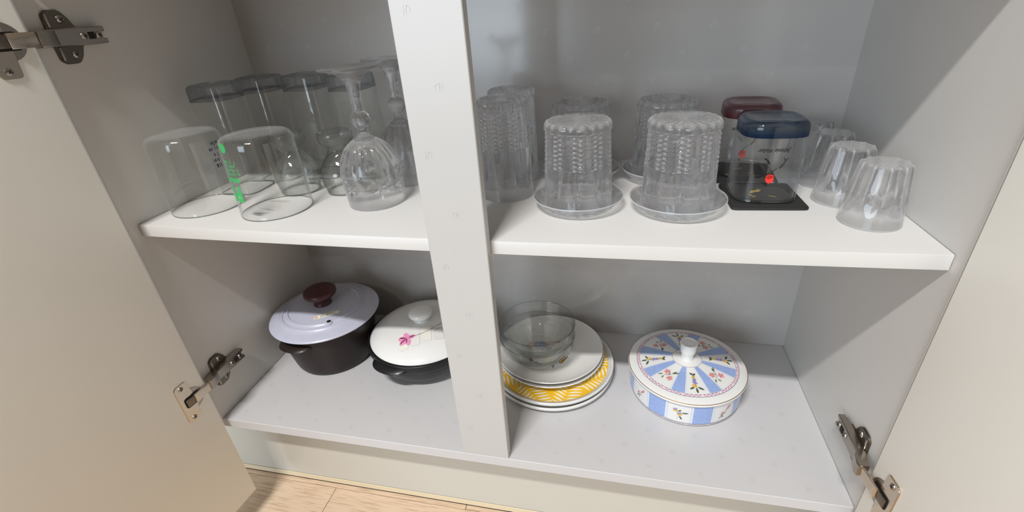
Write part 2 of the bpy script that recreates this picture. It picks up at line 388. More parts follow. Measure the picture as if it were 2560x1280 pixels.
# faint monogram print of the board film (two script strokes with a loop); its gloss contrast is painted as tone
G_A = [[(-0.3, -0.55), (-0.16, -0.1), (-0.05, 0.35), (0.02, 0.6)], [(0.12, -0.5), (0.2, -0.1), (0.3, 0.3), (0.42, 0.55)],
       [(-0.16, 0.05), (0.0, 0.07)], [(-0.05, 0.35), (-0.4, 0.5), (-0.75, 0.25), (-0.78, -0.1), (-0.62, -0.3)]]
G_B = [[(-0.3, -0.55), (-0.16, -0.1), (-0.05, 0.35), (0.02, 0.6)], [(0.12, -0.5), (0.2, -0.1), (0.3, 0.3), (0.42, 0.55)],
       [(0.08, 0.03), (0.2, 0.05)], [(0.3, 0.3), (0.62, 0.45), (0.85, 0.1), (0.6, -0.3)]]
def glyphs(name, u0, u1, v0, v1, du, dv, size, mapf, mat, parent, rot, skip=None):
    shapes = []; j = 0; v = v0
    rr = random.Random(3)
    while v < v1:
        u = u0 + (du / 2 if j % 2 else 0); i = 0
        while u < u1:
            a = rot + rr.uniform(-0.05, 0.05); c, s = math.cos(a), math.sin(a)
            if skip is None or not skip(u, v):
                for st in (G_A if (i + j) % 2 else G_B):
                    q = [(u + size * (x * c - y * s), v + size * (x * s + y * c)) for x, y in st]
                    for pg in stroke(q, 0.00034): shapes.append((pg, 0, 0.00012))
            u += du; i += 1
        v += dv; j += 1
    return polys(name, shapes, mapf, mat, parent)
glyphs('monogram_print', 0.03, W - 0.02, 0.018, D - 0.02, 0.062, 0.030, 0.0062, lambda u, v, l: (u, v, l), M_GLYPH_D, bot, 1.9)
glyphs('monogram_print', 0.04, W - 0.03, 0.03, 0.58, 0.074, 0.034, 0.0075, lambda u, v, l: (u, D - l, v), M_GLYPH_L, back, 0.6)
glyphs('monogram_print', P1 + 0.014, P2 - 0.008, 0.05, 0.60, 0.046, 0.062, 0.0068, lambda u, v, l: (u, -l, v), M_GLYPH_P, post, 0.15)

# doors
def door(hx, hy, ang, side):
    """hinge-side inner edge at (hx,hy); ang = direction of the door from there; body lies outward"""
    o = empty('door', (hx, hy, 0)); o.parent = cab
    w, t = 0.446, 0.018
    bm = box_bm(0, w, -t if side < 0 else 0.0, 0.0 if side < 0 else t, -0.155, 0.62, 0.0012, 2)
    ob = link('door', bm_mesh('door', bm), M_DOOR, cab, smooth=30, loc=(hx, hy, 0), rot=(0, 0, ang))
    bpy.data.objects.remove(o); return ob
AL = math.atan2(-0.9945, -0.1045); AR = math.atan2(-0.9962, 0.087)
HL = (0.0117, -0.01); HR = (0.8737, -0.01)
door_l = door(HL[0], HL[1], AL, -1)
door_r = door(HR[0], HR[1], AR, +1)

# hinges: local frame of the wall, u = into the cabinet, w = off the wall, z up; mirrored for the right wall
def screw_bm(r=0.0037):
    b = bmesh.new()
    prof = [(0, 0.0018), (r * 0.55, 0.0016), (r * 0.9, 0.0009), (r, 0.0)]
    n = 16; rings = []
    top = b.verts.new((0, 0, prof[0][1]))
    for rr, z in prof[1:]: rings.append([b.verts.new((rr * math.cos(2 * PI * k / n), rr * math.sin(2 * PI * k / n), z)) for k in range(n)])
    for k in range(n):
        b.faces.new((top, rings[0][k], rings[0][(k + 1) % n]))
        for a, c in zip(rings[:-1], rings[1:]): b.faces.new((a[k], c[k], c[(k + 1) % n], a[(k + 1) % n]))
    return b
SCREW_ME = bm_mesh('screw_head', screw_bm())
SCREW_ME.materials.append(M_STEEL)
_c = bmesh.new()
for a in (0.4, 0.4 + PI / 2):
    m_ = Matrix.Rotation(a, 4, 'Z') @ Matrix.Translation((0, 0, 0.00175))
    bmesh.ops.create_cube(_c, size=1.0, matrix=m_ @ Matrix.Diagonal((0.0040, 0.0008, 0.0004, 1)))
CROSS_ME = bm_mesh('screw_cross', _c); CROSS_ME.materials.append(M_HOLE)
def frame(o, ex, ey, ez):
    return Matrix(((ex[0], ey[0], ez[0], o[0]), (ex[1], ey[1], ez[1], o[1]), (ex[2], ey[2], ez[2], o[2]), (0, 0, 0, 1)))
def extrude_poly(pts, h, bevel=0.0, z0=0.0):
    b = bmesh.new(); vs = [b.verts.new((x, y, z0)) for x, y in pts]; f = b.faces.new(vs)
    r = bmesh.ops.extrude_face_region(b, geom=[f]); nv = [g for g in r['geom'] if isinstance(g, bmesh.types.BMVert)]
    for v in nv: v.co.z += h
    if bevel:
        es = [e for e in b.edges if all(abs(v.co.z - z0 - h) < 1e-7 for v in e.verts)]
        bmesh.ops.bevel(b, geom=es, offset=bevel, segments=2, affect='EDGES')
    return b
def rounded(pts, r, k=4):
    out = []; n = len(pts)
    for i in range(n):
        p0, p, p1 = Vector(pts[i - 1]), Vector(pts[i]), Vector(pts[(i + 1) % n]); a = (p0 - p); b = (p1 - p)
        ra = min(r, a.length * 0.45, b.length * 0.45); A = p + a.normalized() * ra; B = p + b.normalized() * ra
        for j in range(k + 1):
            t = j / k; q = A * (1 - t) ** 2 + p * 2 * t * (1 - t) + B * t * t; out.append((q.x, q.y))
    return out
def hinge(sgn, wx, zc, dpos, dang):
    """sgn +1: left wall (normal +x); plate local: X = into cabinet (+y), Y = up, Z = off wall"""
    ex = (0, 1, 0); ez = (sgn, 0, 0); ey = (0, 0, 1)
    root = empty('hinge', (0, 0, 0)); root.parent = cab
    FW = frame((wx, 0, zc), ex, ey, ez)
    def add(name, bm, mat, F, smooth=30):
        me = bm_mesh(name, bm); me.transform(F)
        if F.determinant() < 0: me.flip_normals()
        return link(name, me, mat, root, smooth=smooth)
    # winged mounting plate
    def wing(s):
        p = [(0.016, 0.006), (0.0165, 0.0225), (0.022, 0.0265), (0.036, 0.0265), (0.0425, 0.019), (0.047, 0.0085), (0.058, 0.0075), (0.060, 0.004)]
        return [(a, b * s) for a, b in p]
    pts = wing(1) + wing(-1)[::-1]
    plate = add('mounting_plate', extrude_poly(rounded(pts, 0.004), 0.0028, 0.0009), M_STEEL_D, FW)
    for s in (1, -1):
        rb = box_bm(0.0185, 0.0215, min(s * 0.009, s * 0.023), max(s * 0.009, s * 0.023), 0.002, 0.0042, 0.0012, 2)
        add('embossed_rib', rb, M_STEEL, FW)
        for me_, nm in ((SCREW_ME, 'screw'), (CROSS_ME, 'screw_slot')):
            o = bpy.data.objects.new(nm, me_); COL.objects.link(o); o.parent = root
            o.matrix_local = FW @ Matrix.Translation((0.0337, s * 0.0172, 0.0026)) @ Matrix.Diagonal((1.15, 1.15, 1.15, 1))
    # arm: pressed channel, stepped towards the door
    ab = bmesh.new()
    prof = [(-0.004, 0.0165), (0.0, 0.0172), (0.012, 0.0150), (0.016, 0.0122), (0.040, 0.0116), (0.0660, 0.0112)]
    rings = []
    for x, h in prof:
        w_ = 0.0080 if x < 0.02 else 0.0088
        e = 0.0012
        rings.append([ab.verts.new((x, y_, z_)) for y_, z_ in ((-w_ - 0.0006, 0.003 if x > 0.01 else 0.006), (-w_, h - e), (-w_ + e, h), (w_ - e, h), (w_, h - e), (w_ + 0.0006, 0.003 if x > 0.01 else 0.006))])
    for a, b in zip(rings[:-1], rings[1:]):
        for k in range(6): ab.faces.new((a[k], b[k], b[(k + 1) % 6], a[(k + 1) % 6]))
    ab.faces.new(rings[0]); ab.faces.new(rings[-1][::-1])
    # forked tail
    arm = add('arm', ab, M_STEEL, FW)
    for sy in (-1, 1):
        add('arm_tail', box_bm(0.0655, 0.0710, min(sy * 0.0035, sy * 0.0088), max(sy * 0.0035, sy * 0.0088), 0.0035, 0.0111, 0.0008, 1), M_STEEL, FW)
    add('slot', box_bm(0.0500, 0.0565, -0.0036, 0.0036, 0.0105, 0.0122, 0.0, 1), M_HOLE, FW)
    for x in (0.0445, 0.0612):
        for me_, nm in ((SCREW_ME, 'screw'), (CROSS_ME, 'screw_slot')):
            o = bpy.data.objects.new(nm, me_); COL.objects.link(o); o.parent = root; o.matrix_local = FW @ Matrix.Translation((x, 0, 0.0115))
    # cup on the door face: local X = along door away from the hinge side, Z = off the door face towards inside
    dx, dy = math.cos(dang), math.sin(dang)
    nz = (-dy * sgn * 1.0, dx * sgn, 0) if sgn > 0 else (dy, -dx, 0)
    if sgn > 0: nz = (-dy, dx, 0)
    FD = frame((dpos[0], dpos[1], zc), (dx, dy, 0), (0, 0, 1), nz)
    fl_ = rounded([(0.0205, -0.0330), (0.037, -0.0330), (0.0405, -0.029), (0.0405, 0.029), (0.037, 0.0330), (0.0205, 0.0330), (0.0195, 0.012), (0.0195, -0.012)], 0.004)
    add('cup_flange', extrude_poly(fl_, 0.0016, 0.0006), M_LINK, FD)
    disc = [(0.0225 + 0.0175 * math.cos(2 * PI * k / 32), 0.0175 * math.sin(2 * PI * k / 32)) for k in range(32)]
    add('cup_rim', extrude_poly(disc, 0.0011, 0.0004), M_STEEL, FD)
    well = rounded([(0.010, -0.0085), (0.0345, -0.0085), (0.0345, 0.0085), (0.010, 0.0085)], 0.004)
    add('cup_well', extrude_poly(well, 0.0006, 0.0, 0.0013), M_HOLE, FD)
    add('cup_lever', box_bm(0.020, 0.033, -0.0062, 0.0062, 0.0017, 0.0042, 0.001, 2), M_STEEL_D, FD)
    for s in (1, -1):
        for me_, nm in ((SCREW_ME, 'screw'), (CROSS_ME, 'screw_slot')):
            o = bpy.data.objects.new(nm, me_); COL.objects.link(o); o.parent = root
            o.matrix_local = FD @ Matrix.Translation((0.0312, s * 0.0262, 0.0014))
    # link from the arm nose to the cup
    A = FW @ Vector((0.002, 0, 0.0135)); B = FD @ Vector((0.021, 0, 0.004))
    xd = (B - A); ln = xd.length; xd.normalize(); zd = Vector((0, 0, 1)).cross(xd) * (-1); yd = Vector((0, 0, 1))
    n_side = Vector(ez) + Vector(nz); zd = zd if zd.dot(n_side) > 0 else -zd
    FL = frame(A, xd, yd, zd)
    add('link', box_bm(0, ln, -0.0072, 0.0072, -0.0016, 0.0016, 0.0008, 2), M_LINK, FL)
    return root
ZHU, ZHL, ZHR = 0.5448, 0.0765, 0.0680
hinge(+1, 0.0, ZHU, HL, AL)
hinge(+1, 0.0, ZHL, HL, AL)
hinge(-1, W, ZHR, HR, AR)

# ------------------------------------------------------------------ glassware on the shelf
EPS = 0.0002
def on_shelf(x, y): return (x, y, ztop(x) + EPS)
def tumbler_profile(h, R0, R1, wall, tb, rc=0.006, k=5, rim=0.0009, rows=14, rin=14):
    """inverted glass: closed base on top; returns outer profile from top pole to rim then inner back up"""
    o = [(0, h), (R1 * 0.45, h), (R1 - rc, h)]
    for j in range(1, k + 1):
        a = PI / 2 * j / k; o.append((R1 - rc + rc * math.sin(a), h - rc + rc * math.cos(a)))
    for j in range(1, rows + 1):
        t = j / rows; o.append((R1 + (R0 - R1) * t, (h - rc) * (1 - t) + rim * t))
    o += [(R0 - 0.0003, 0.0002), (R0 - wall / 2, 0.0), (R0 - wall + 0.0003, 0.0002), (R0 - wall, rim)]
    hi = h - tb
    for j in range(1, rin + 1):
        t = j / rin; o.append((R0 - wall + (R1 - R0) * t, rim * (1 - t) + (hi - 0.004) * t))
    Ri = R1 - wall
    o += [(Ri - 0.0015, hi - 0.0015), (Ri - 0.004, hi), (Ri * 0.5, hi + 0.0003), (0, hi + 0.0004)]
    return o

# two wide thin mugs at the front left
mug_me = lathe('mug', tumbler_profile(0.0997, 0.0445, 0.0424, 0.0013, 0.0022, rc=0.009), 96, split=99, rim=(21, 25))
def mug(x, y, label):
    r = tag(empty('beer_tumbler', on_shelf(x, y)), label, 'glass', 'wide clear tumblers')
    link('body', mug_me, [] if mug_me.materials else [M_GLASS, M_GLASS, M_RIM], r, smooth='all'); return r
mug1 = mug(0.046, 0.0826, 'wide clear thin-walled tumbler upside down nearest the left wall, navy print')
mug2 = mug(0.1547, 0.0827, 'wide clear thin-walled tumbler upside down with green lettering')
M_GREEN = principled('green_print', rgb(60, 172, 96), 0.5); M_NAVY = principled('navy_print', rgb(38, 46, 84), 0.5)
def cyl_map(R0, R1, h, a0, z0, lift=0.00025, flip=True):
    """print on a cylinder side: (u,v) upright text turned upside down, centred at angle a0, height z0"""
    def f(u, v, l=0):
        if flip: u, v = -u, -v
        z = z0 + v; r = R0 + (R1 - R0) * z / h + lift; a = a0 + u / r
        return (r * math.cos(a), r * math.sin(a), z)
    return f
def shiftm(m, du, dv): return lambda u, v, l=0: m(u + du, v + dv)
mg = cyl_map(0.0445, 0.0424, 0.0997, math.radians(-107), 0.064)
def g(du, dv): return shiftm(mg, du, dv)
text_obj('green_print', [('Pl', 0.026, 0, g(0.002, 0.028), 'CENTER', 0.0012), ('mium', 0.0105, 0, g(0.001, 0.0115), 'CENTER', 0.0005)], M_GREEN, mug2)
polys('green_small_print', tick_rows([(0, 0.0035, 0.027, 0.0042), (0, -0.0015, 0.024, 0.0042), (0, -0.0065, 0.018, 0.0042), (0, -0.0115, 0.022, 0.0050)], 4), mg, M_GREEN, mug2)
polys('green_print', [(ell(0.002, -0.0275, 0.0055, 0.006, 0, 20), 0, 0)], mg, M_GREEN, mug2)
mn = cyl_map(0.0445, 0.0424, 0.0997, math.radians(2), 0.068)
polys('navy_print', tick_rows([(0, 0.010, 0.013, 0.0075), (0, 0.003, 0.018, 0.0055), (0, -0.004, 0.018, 0.0055), (0, -0.011, 0.017, 0.0055), (0, -0.018, 0.014, 0.0055)], 9), mn, M_NAVY, mug1)

# four tall square tumblers with thick smoky bases
def sq_mod(n, ang=0.0):
    def f(th, i, r, z):
        c, s = abs(math.cos(th - ang)), abs(math.sin(th - ang)); return (r / (c ** n + s ** n) ** (1.0 / n), z)
    return f
def square_glass(hh, R0, R1, hb, wall, nn, group_mat, name, rc=0.006):
    """returns (body mesh, base mesh)"""
    zb = hh - hb; Rb = R1 + (R0 - R1) * hb / hh
    o = []
    rows = 12
    for j in range(rows + 1):
        t = j / rows; o.append((Rb + (R0 - Rb) * t, zb * (1 - t) + 0.0009 * t))
    o += [(R0 - 0.0003, 0.0002), (R0 - wall / 2, 0.0), (R0 - wall + 0.0003, 0.0002), (R0 - wall, 0.0009)]
    for j in range(1, rows + 1):
        t = j / rows; o.append((R0 - wall + (Rb - R0) * t, 0.0009 * (1 - t) + (zb - 0.0005) * t))
    body = lathe('body', o, 96, sq_mod(nn), split=99, rim=(12, 16))
    b = [(0, hh - 0.0016), (R1 * 0.6, hh - 0.0013), (R1 - rc - 0.001, hh)]
    for j in range(1, 7):
        a = PI / 2 * j / 6; b.append((R1 - rc + rc * math.sin(a), hh - rc + rc * math.cos(a)))
    b += [(R1 + (Rb - R1) * 0.5, hh - hb * 0.5), (Rb, zb + 0.0002), (Rb - wall - 0.0002, zb + 0.0001), (Rb - wall - 0.004, zb + 0.0035), (Rb * 0.5, zb + 0.0055), (0, zb + 0.006)]
    base = lathe('tinted_base', b, 96, sq_mod(nn))
    body.materials.append(M_GLASS); body.materials.append(M_GLASS); body.materials.append(M_RIM); base.materials.append(group_mat)
    return body, base
TB, TBASE = square_glass(0.1495, 0.0305, 0.0275, 0.021, 0.0022, 4.2, M_SMOKE, 'tall')
def square_thing(name, loc, rz, label, me1, me2, group):
    r = tag(empty(name, loc, rz), label, 'glass', group)
    link('body', me1, [], r, smooth='all'); link('tinted_base', me2, [], r, smooth=35); return r
tall = [(0.0535, 0.1520, 'tall square tumbler with smoky base, leftmost of the back row on the shelf'),
        (0.0755, 0.2130, 'tall square tumbler with smoky base, second from left in the back row'),
        (0.1425, 0.2265, 'tall square tumbler with smoky base behind the two small bulb glasses'),
        (0.2225, 0.2145, 'tall square tumbler with smoky blue base behind the front crystal goblet')]
t0 = square_thing('tall_tumbler', on_shelf(*tall[0][:2]), 0.03, tall[0][2], TB, TBASE, 'tall square tumblers')
for i, (x, y, lb) in enumerate(tall[1:]): copy_thing(t0, on_shelf(x, y), (-0.04, 0.02, 0.05)[i], lb)

# small bulb-shaped cups
cup_out = spline([(0.0, 0.0838), (0.0110, 0.0838), (0.0205, 0.0836), (0.0229, 0.0818), (0.0230, 0.0760), (0.0218, 0.0700), (0.0160, 0.0645), (0.0134, 0.0600), (0.0160, 0.0545), (0.0238, 0.0440), (0.0300, 0.0330), (0.0310, 0.0240), (0.0288, 0.0120), (0.0264, 0.0010)], 5)
cup_in = spline([(0.0258, 0.0001), (0.0250, 0.0010), (0.0274, 0.0120), (0.0296, 0.0240), (0.0286, 0.0330), (0.0222, 0.0440), (0.0140, 0.0530), (0.0080, 0.0560), (0.0, 0.0570)], 5)
cup_me = lathe('bulb_glass', cup_out + cup_in, 64, split=999, rim=(len(cup_out) - 2, len(cup_out) + 2))
M_CUP = glass('bulb_glass_clear', (0.985, 0.99, 0.985), (0.25, 0.27, 0.25), refr=0.14, ior=1.48, power=4.0, f0=0.06)
cup1 = tag(link('bulb_glass', cup_me, [M_CUP, M_CUP, M_RIM], smooth='all', loc=on_shelf(0.1455, 0.1494)), 'small bulb-shaped glass on thick foot, upside down behind the green-lettered tumbler', 'glass', 'small bulb glasses')
cup2 = tag(link('bulb_glass', cup_me, [], smooth='all', loc=on_shelf(0.2158, 0.1554)), 'small bulb-shaped glass on thick foot, upside down beside the front crystal goblet', 'glass', 'small bulb glasses')

# crystal goblets upside down: rim on the shelf, foot in the air
def wine_meshes():
    out = spline([(0.0362, 0.0008), (0.0370, 0.012), (0.0378, 0.026), (0.0382, 0.038), (0.0372, 0.050), (0.0335, 0.062), (0.0270, 0.073), (0.0185, 0.0805), (0.0140, 0.0830)], 16)
    inn = spline([(0.0128, 0.0795), (0.0180, 0.0765), (0.0255, 0.070), (0.0320, 0.060), (0.0358, 0.049), (0.0368, 0.038), (0.0365, 0.026), (0.0358, 0.012), (0.0352, 0.0008), (0.0357, 0.0)], 7)
    leaves = []
    for k in range(6):
        a = k * PI / 3 + 0.2
        for da, ln in ((0.6, 0.017), (2.2, 0.015), (3.6, 0.013), (4.6, 0.016), (-0.5, 0.013)):
            leaves.append((a, 0.0285, da, ln))
    def mod(th, i, r, z):
        d = 0.0
        if i < len(out):
            if z > 0.040:                                        # long wedge cuts running up to the stem
                u = (th * 18 / (2 * PI)) % 1.0 - 0.5
                reach = 0.040 + 0.012 * (0.5 + 0.5 * math.cos(th * 6))
                if z > reach:
                    w = min(1.0, (z - reach) / 0.012) * min(1.0, (0.082 - z) / 0.01)
                    d = max(d, 0.0016 * w * max(0.0, 1 - abs(u) * 3.0))
            for a, zc, da, ln in leaves:
                t = (th - a + PI) % (2 * PI) - PI
                if abs(t) > 0.55: continue
                x = t * 0.0375; yv = z - zc; c, s = math.cos(da), math.sin(da)
                lx = x * c + yv * s; ly = -x * s + yv * c
                if 0.001 < lx < ln:
                    hw = 0.0031 * math.sin(PI * lx / ln); 
                    if abs(ly) < hw: d = max(d, 0.0017 * (1 - abs(ly) / hw))
        return (r - d, z)
    bowl = lathe('bowl', out + inn, 288, mod, split=len(out))
    stem = []
    st = [(0.0, 0.0795), (0.0142, 0.0805), (0.0142, 0.0830), (0.0085, 0.0870), (0.0068, 0.0900), (0.0064, 0.0950), (0.0068, 0.0968)]
    n = 10; stem_b = lathe('neck', [(r, z) for r, z in st] + [(0.0, 0.0968)], 10)
    knob = lathe('knob', [(0, 0.0966), (0.0066, 0.0968), (0.0105, 0.1005), (0.0124, 0.1062), (0.0118, 0.1105), (0.0088, 0.1150), (0.0062, 0.1168), (0, 0.1170)], 8)
    foot = lathe('foot', spline([(0.0, 0.1168), (0.0058, 0.1170), (0.0055, 0.1250), (0.0062, 0.1340), (0.0078, 0.1430), (0.0110, 0.1520), (0.0180, 0.1590), (0.0280, 0.1632), (0.0358, 0.1650), (0.0366, 0.1662), (0.0362, 0.1676), (0.0300, 0.1674), (0.0150, 0.1655), (0.0, 0.1650)], 5), 64)
    return bowl, stem_b, knob, foot
WB, WS, WK, WF = wine_meshes()
for m_ in (WS, WK, WF): m_.materials.append(M_CRYSS)
WB.materials.append(M_CRYS); WB.materials.append(M_CRYSI)
goblet = tag(empty('crystal_goblet', on_shelf(0.282, 0.1165)), 'cut crystal goblet standing upside down at the front of the left compartment', 'glass', 'cut crystal goblets')
link('bowl', WB, [], goblet, smooth=25); link('neck', WS, [], goblet); link('knob', WK, [], goblet); link('foot', WF, [], goblet, smooth='all')
copy_thing(goblet, on_shelf(0.2905, 0.2035), 0.3, 'cut crystal goblet upside down behind the front one, beside the centre post')
copy_thing(goblet, on_shelf(0.3860, 0.1160), 0.7, 'cut crystal goblet upside down, mostly hidden by the centre post')

# pressed-cut tumblers: beaded columns near the foot, pointed flutes below
def cut_tumbler(h, R0, R1, ncol, wall, tb, zb0, name):
    prof = tumbler_profile(h, R0, R1, wall, tb, rc=0.005, k=4, rows=120)
    nout = 3 + 4 + 120
    def mod(th, i, r, z):
        if i < 3:
            if 0.001 < r:                                        # rosette on the foot
                return (r, z - 0.0006 * (0.5 + 0.5 * math.cos(th * 24)))
            return (r, z)
        if i >= nout: return (r, z)
        u = (th * ncol / (2 * PI)) % 1.0                          # column coordinate
        d = 0.0; s = z / h
        if s > 0.90: d = -0.0012 * (0.5 + 0.5 * math.cos(th * ncol * 2))
        elif s > zb0:                                             # beads in double columns, clear strips between
            if u < 0.62:
                x = abs((u / 0.31) % 1.0 - 0.5) * 2
                bz = (z / 0.0050 + (0.5 if u < 0.31 else 0.0)) % 1.0; yv = abs(bz - 0.5) * 2
                d = 0.0015 * min(1.0, math.hypot(x, yv) ** 2) - 0.0004
            else: d = 0.0004
        elif s > 0.06:
            t = (zb0 - s) / (zb0 - 0.06)
            if u < 0.62:
                hw = 0.31 * (1 - t) ** 0.6; x = abs(u - 0.31)
                d = 0.0026 * max(0.0, 1 - x / hw) * min(1.0, (1 - t) * 2) if hw > 0.02 else 0.0
            else: d = 0.0006 * max(0, 1 - abs(u - 0.81) / 0.17) * (1 - t)
        return (r - d, z)
    me = lathe(name, prof, 240, mod, split=nout + 3); me.materials.append(M_CRYS); me.materials.append(M_CRYSI); return me
OF = cut_tumbler(0.0972, 0.0398, 0.0366, 10, 0.0026, 0.010, 0.50, 'cut_tumbler')
HB = cut_tumbler(0.1222, 0.0332, 0.0302, 10, 0.0020, 0.010, 0.52, 'cut_highball')
def saucer_me():
    out = [(0, 0.0006), (0.020, 0.0006), (0.0300, 0.0), (0.0345, 0.0002), (0.0400, 0.0024), (0.0450, 0.0058), (0.0490, 0.0098), (0.0515, 0.0132), (0.0527, 0.0150), (0.0524, 0.0160), (0.0512, 0.0158), (0.0490, 0.0128), (0.0462, 0.0092), (0.0430, 0.0062), (0.0405, 0.0052), (0.0300, 0.0050), (0, 0.0050)]
    def mod(th, i, r, z):
        if 2 <= i <= 7:
            w = math.sin(PI * (i - 1) / 7)
            u = (th * 22 / (2 * PI) + (i - 2) * 0.13) % 1.0
            return (r - 0.0016 * w * abs(u - 0.5) * 2, z + 0.0008 * w * abs(u - 0.5))
        return (r, z)
    me = lathe('crystal_saucer', out, 176, mod, split=9); me.materials.append(M_CRYS); me.materials.append(M_CRYSI); return me
SA = saucer_me()
sets = [(0.5470, 0.1142, 'front left', 'front left of the four'), (0.6588, 0.1108, 'front right', 'beside the blue-based tumbler'),
        (0.5412, 0.2198, 'back left', 'behind the front left set'), (0.6492, 0.2190, 'back right', 'behind the front right set')]
for i, (x, y, pos, where) in enumerate(sets):
    p = on_shelf(x, y)
    tag(link('crystal_saucer', SA, [], smooth=30, loc=p, rot=(0, 0, i * 0.4)), 'ribbed crystal saucer under the %s short cut tumbler, right compartment' % pos, 'saucer', 'crystal saucers')
    tag(link('cut_tumbler', OF, [], smooth=30, loc=(x - 0.0004, y + 0.0012, p[2] + 0.0051), rot=(0, 0, 0.2 + i * 0.5)), 'short cut crystal tumbler upside down on a saucer, %s' % where, 'glass', 'short cut crystal tumblers')
tag(link('cut_highball', HB, [], smooth=30, loc=on_shelf(0.4525, 0.1512), rot=(0, 0, 0.1)), 'tall cut crystal tumbler right of the centre post, the nearer of two', 'glass', 'tall cut crystal tumblers')
tag(link('cut_highball', HB, [], smooth=30, loc=on_shelf(0.4490, 0.2190), rot=(0, 0, 0.5)), 'tall cut crystal tumbler right of the centre post, the farther of two', 'glass', 'tall cut crystal tumblers')

# square tumblers with coloured bases on black coasters
M_BLACK = principled('black_leatherette', rgb(38, 37, 36), 0.6, bump=0.3, bscale=500)
M_STITCH = principled('dark_stitching', rgb(70, 68, 64), 0.7); M_GOLD = principled('gold_print', rgb(176, 150, 74), 0.4)
M_INK = principled('black_print', rgb(14, 13, 13), 0.5); M_RED = principled('red_print', rgb(226, 50, 36), 0.5)
def coaster(x, y, rz, label):
    r = tag(empty('coaster', on_shelf(x, y), rz), label, 'coaster', 'black square coasters')
    hw = 0.0395
    link('pad', bm_mesh('pad', extrude_poly(rounded([(-hw, -hw), (hw, -hw), (hw, hw), (-hw, hw)], 0.006), 0.0034, 0.0008)), M_BLACK, r, smooth=30)
    e = hw - 0.003; sh = []
    for sx, sy, dx, dy in ((-e, -e, 1, 0), (-e, e, 1, 0), (-e, -e, 0, 1), (e, -e, 0, 1)):
        for k in range(26):
            a = (k + 0.2) / 26 * 2 * e; b = (k + 0.75) / 26 * 2 * e
            for pg in stroke([(sx + dx * a, sy + dy * a), (sx + dx * b, sy + dy * b)], 0.0005): sh.append((pg, 0, 0.0036))
    polys('stitching', sh, lambda u, v, l: (u, v, l), M_STITCH, r)
    sh = [(ell(-0.004, 0.010, 0.006, 0.0028, 0.2), 0, 0.0036), (leaf(-0.012, 0.004, 0.010, 0.003, 0.5), 0, 0.0036), (leaf(-0.009, -0.006, 0.008, 0.002, 2.3), 0, 0.0036), (leaf(-0.012, -0.009, 0.007, 0.002, 0.6), 0, 0.0036), (leaf(0.006, -0.004, 0.010, 0.002, -0.5), 0, 0.0036), (ell(0.001, 0.0145, 0.003, 0.0014), 0, 0.0036)]
    polys('gold_print', sh, lambda u, v, l: (u, v, l), M_GOLD, r)
    return r
coaster(0.7552, 0.1475, 0.03, 'black stitched square coaster under the blue-based tumbler')
coaster(0.7490, 0.2310, -0.09, 'black stitched square coaster under the red-based tumbler')
QB, QBASE = square_glass(0.0885, 0.0338, 0.0330, 0.0165, 0.0022, 3.4, M_BLUEG, 'low', rc=0.007)
QR = QBASE.copy(); QR.materials.clear(); QR.materials.append(M_REDG)
zb = ztop(0.754) + EPS + 0.0038
blue = square_thing('square_tumbler', (0.7542, 0.1515, zb), 0.02, 'square tumbler with thick blue base upside down on a black coaster', QB, QBASE, 'square tumblers on coasters')
red = square_thing('square_tumbler', (0.7512, 0.2400, zb), -0.05, 'square tumbler with thick red base behind the blue-based one', QB, QR, 'square tumblers on coasters')
def front_print(parent, du, dv, only_figure=False):
    yf = -0.0338 - 0.0004
    def mp(u, v, l=0): return (du - u, yf, dv - v)               # printed upright, glass stands on its head
    sh = []
    # strolling figure: hat, coat, cane and stride strokes, all in glass-upright coordinates
    sh.append((ell(0.000, 0.0125, 0.0042, 0.0052, 0.25, 14), 1, 0)); sh.append((leaf(0.003, 0.013, 0.0085, 0.0036, 3.7), 1, 0))
    sh.append((ell(0.0025, 0.0195, 0.0017, 0.0016), 0, 0))
    for pts, w in (([(0.0035, 0.012), (-0.001, 0.006), (-0.0055, 0.0005)], 0.0008), ([(-0.0075, 0.0010), (-0.0105, -0.004), (-0.0125, -0.0080), (-0.0105, -0.0105)], 0.0011),
                   ([(-0.0125, -0.0080), (-0.0148, -0.0105)], 0.0009), ([(-0.0090, 0.0005), (-0.0125, -0.0040)], 0.0006), ([(0.0035, -0.0045), (0.0050, -0.0080), (0.0085, -0.0100)], 0.0017), ([(0.0050, -0.0080), (0.0020, -0.0035)], 0.0010)):
        for pg in stroke(pts, w): sh.append((pg, 0, 0))
    polys('print', sh, mp, [M_INK, M_RED], parent)
    if not only_figure:
        text_obj('print', [('Johnnie Walker', 0.0060, 0.45, lambda u, v: mp(u * 0.80 + 0.0005, v - 0.0185), 'CENTER', 0.00012)], M_INK, parent)
front_print(blue, -0.0030, 0.0415)
front_print(red, -0.0080, 0.0425)

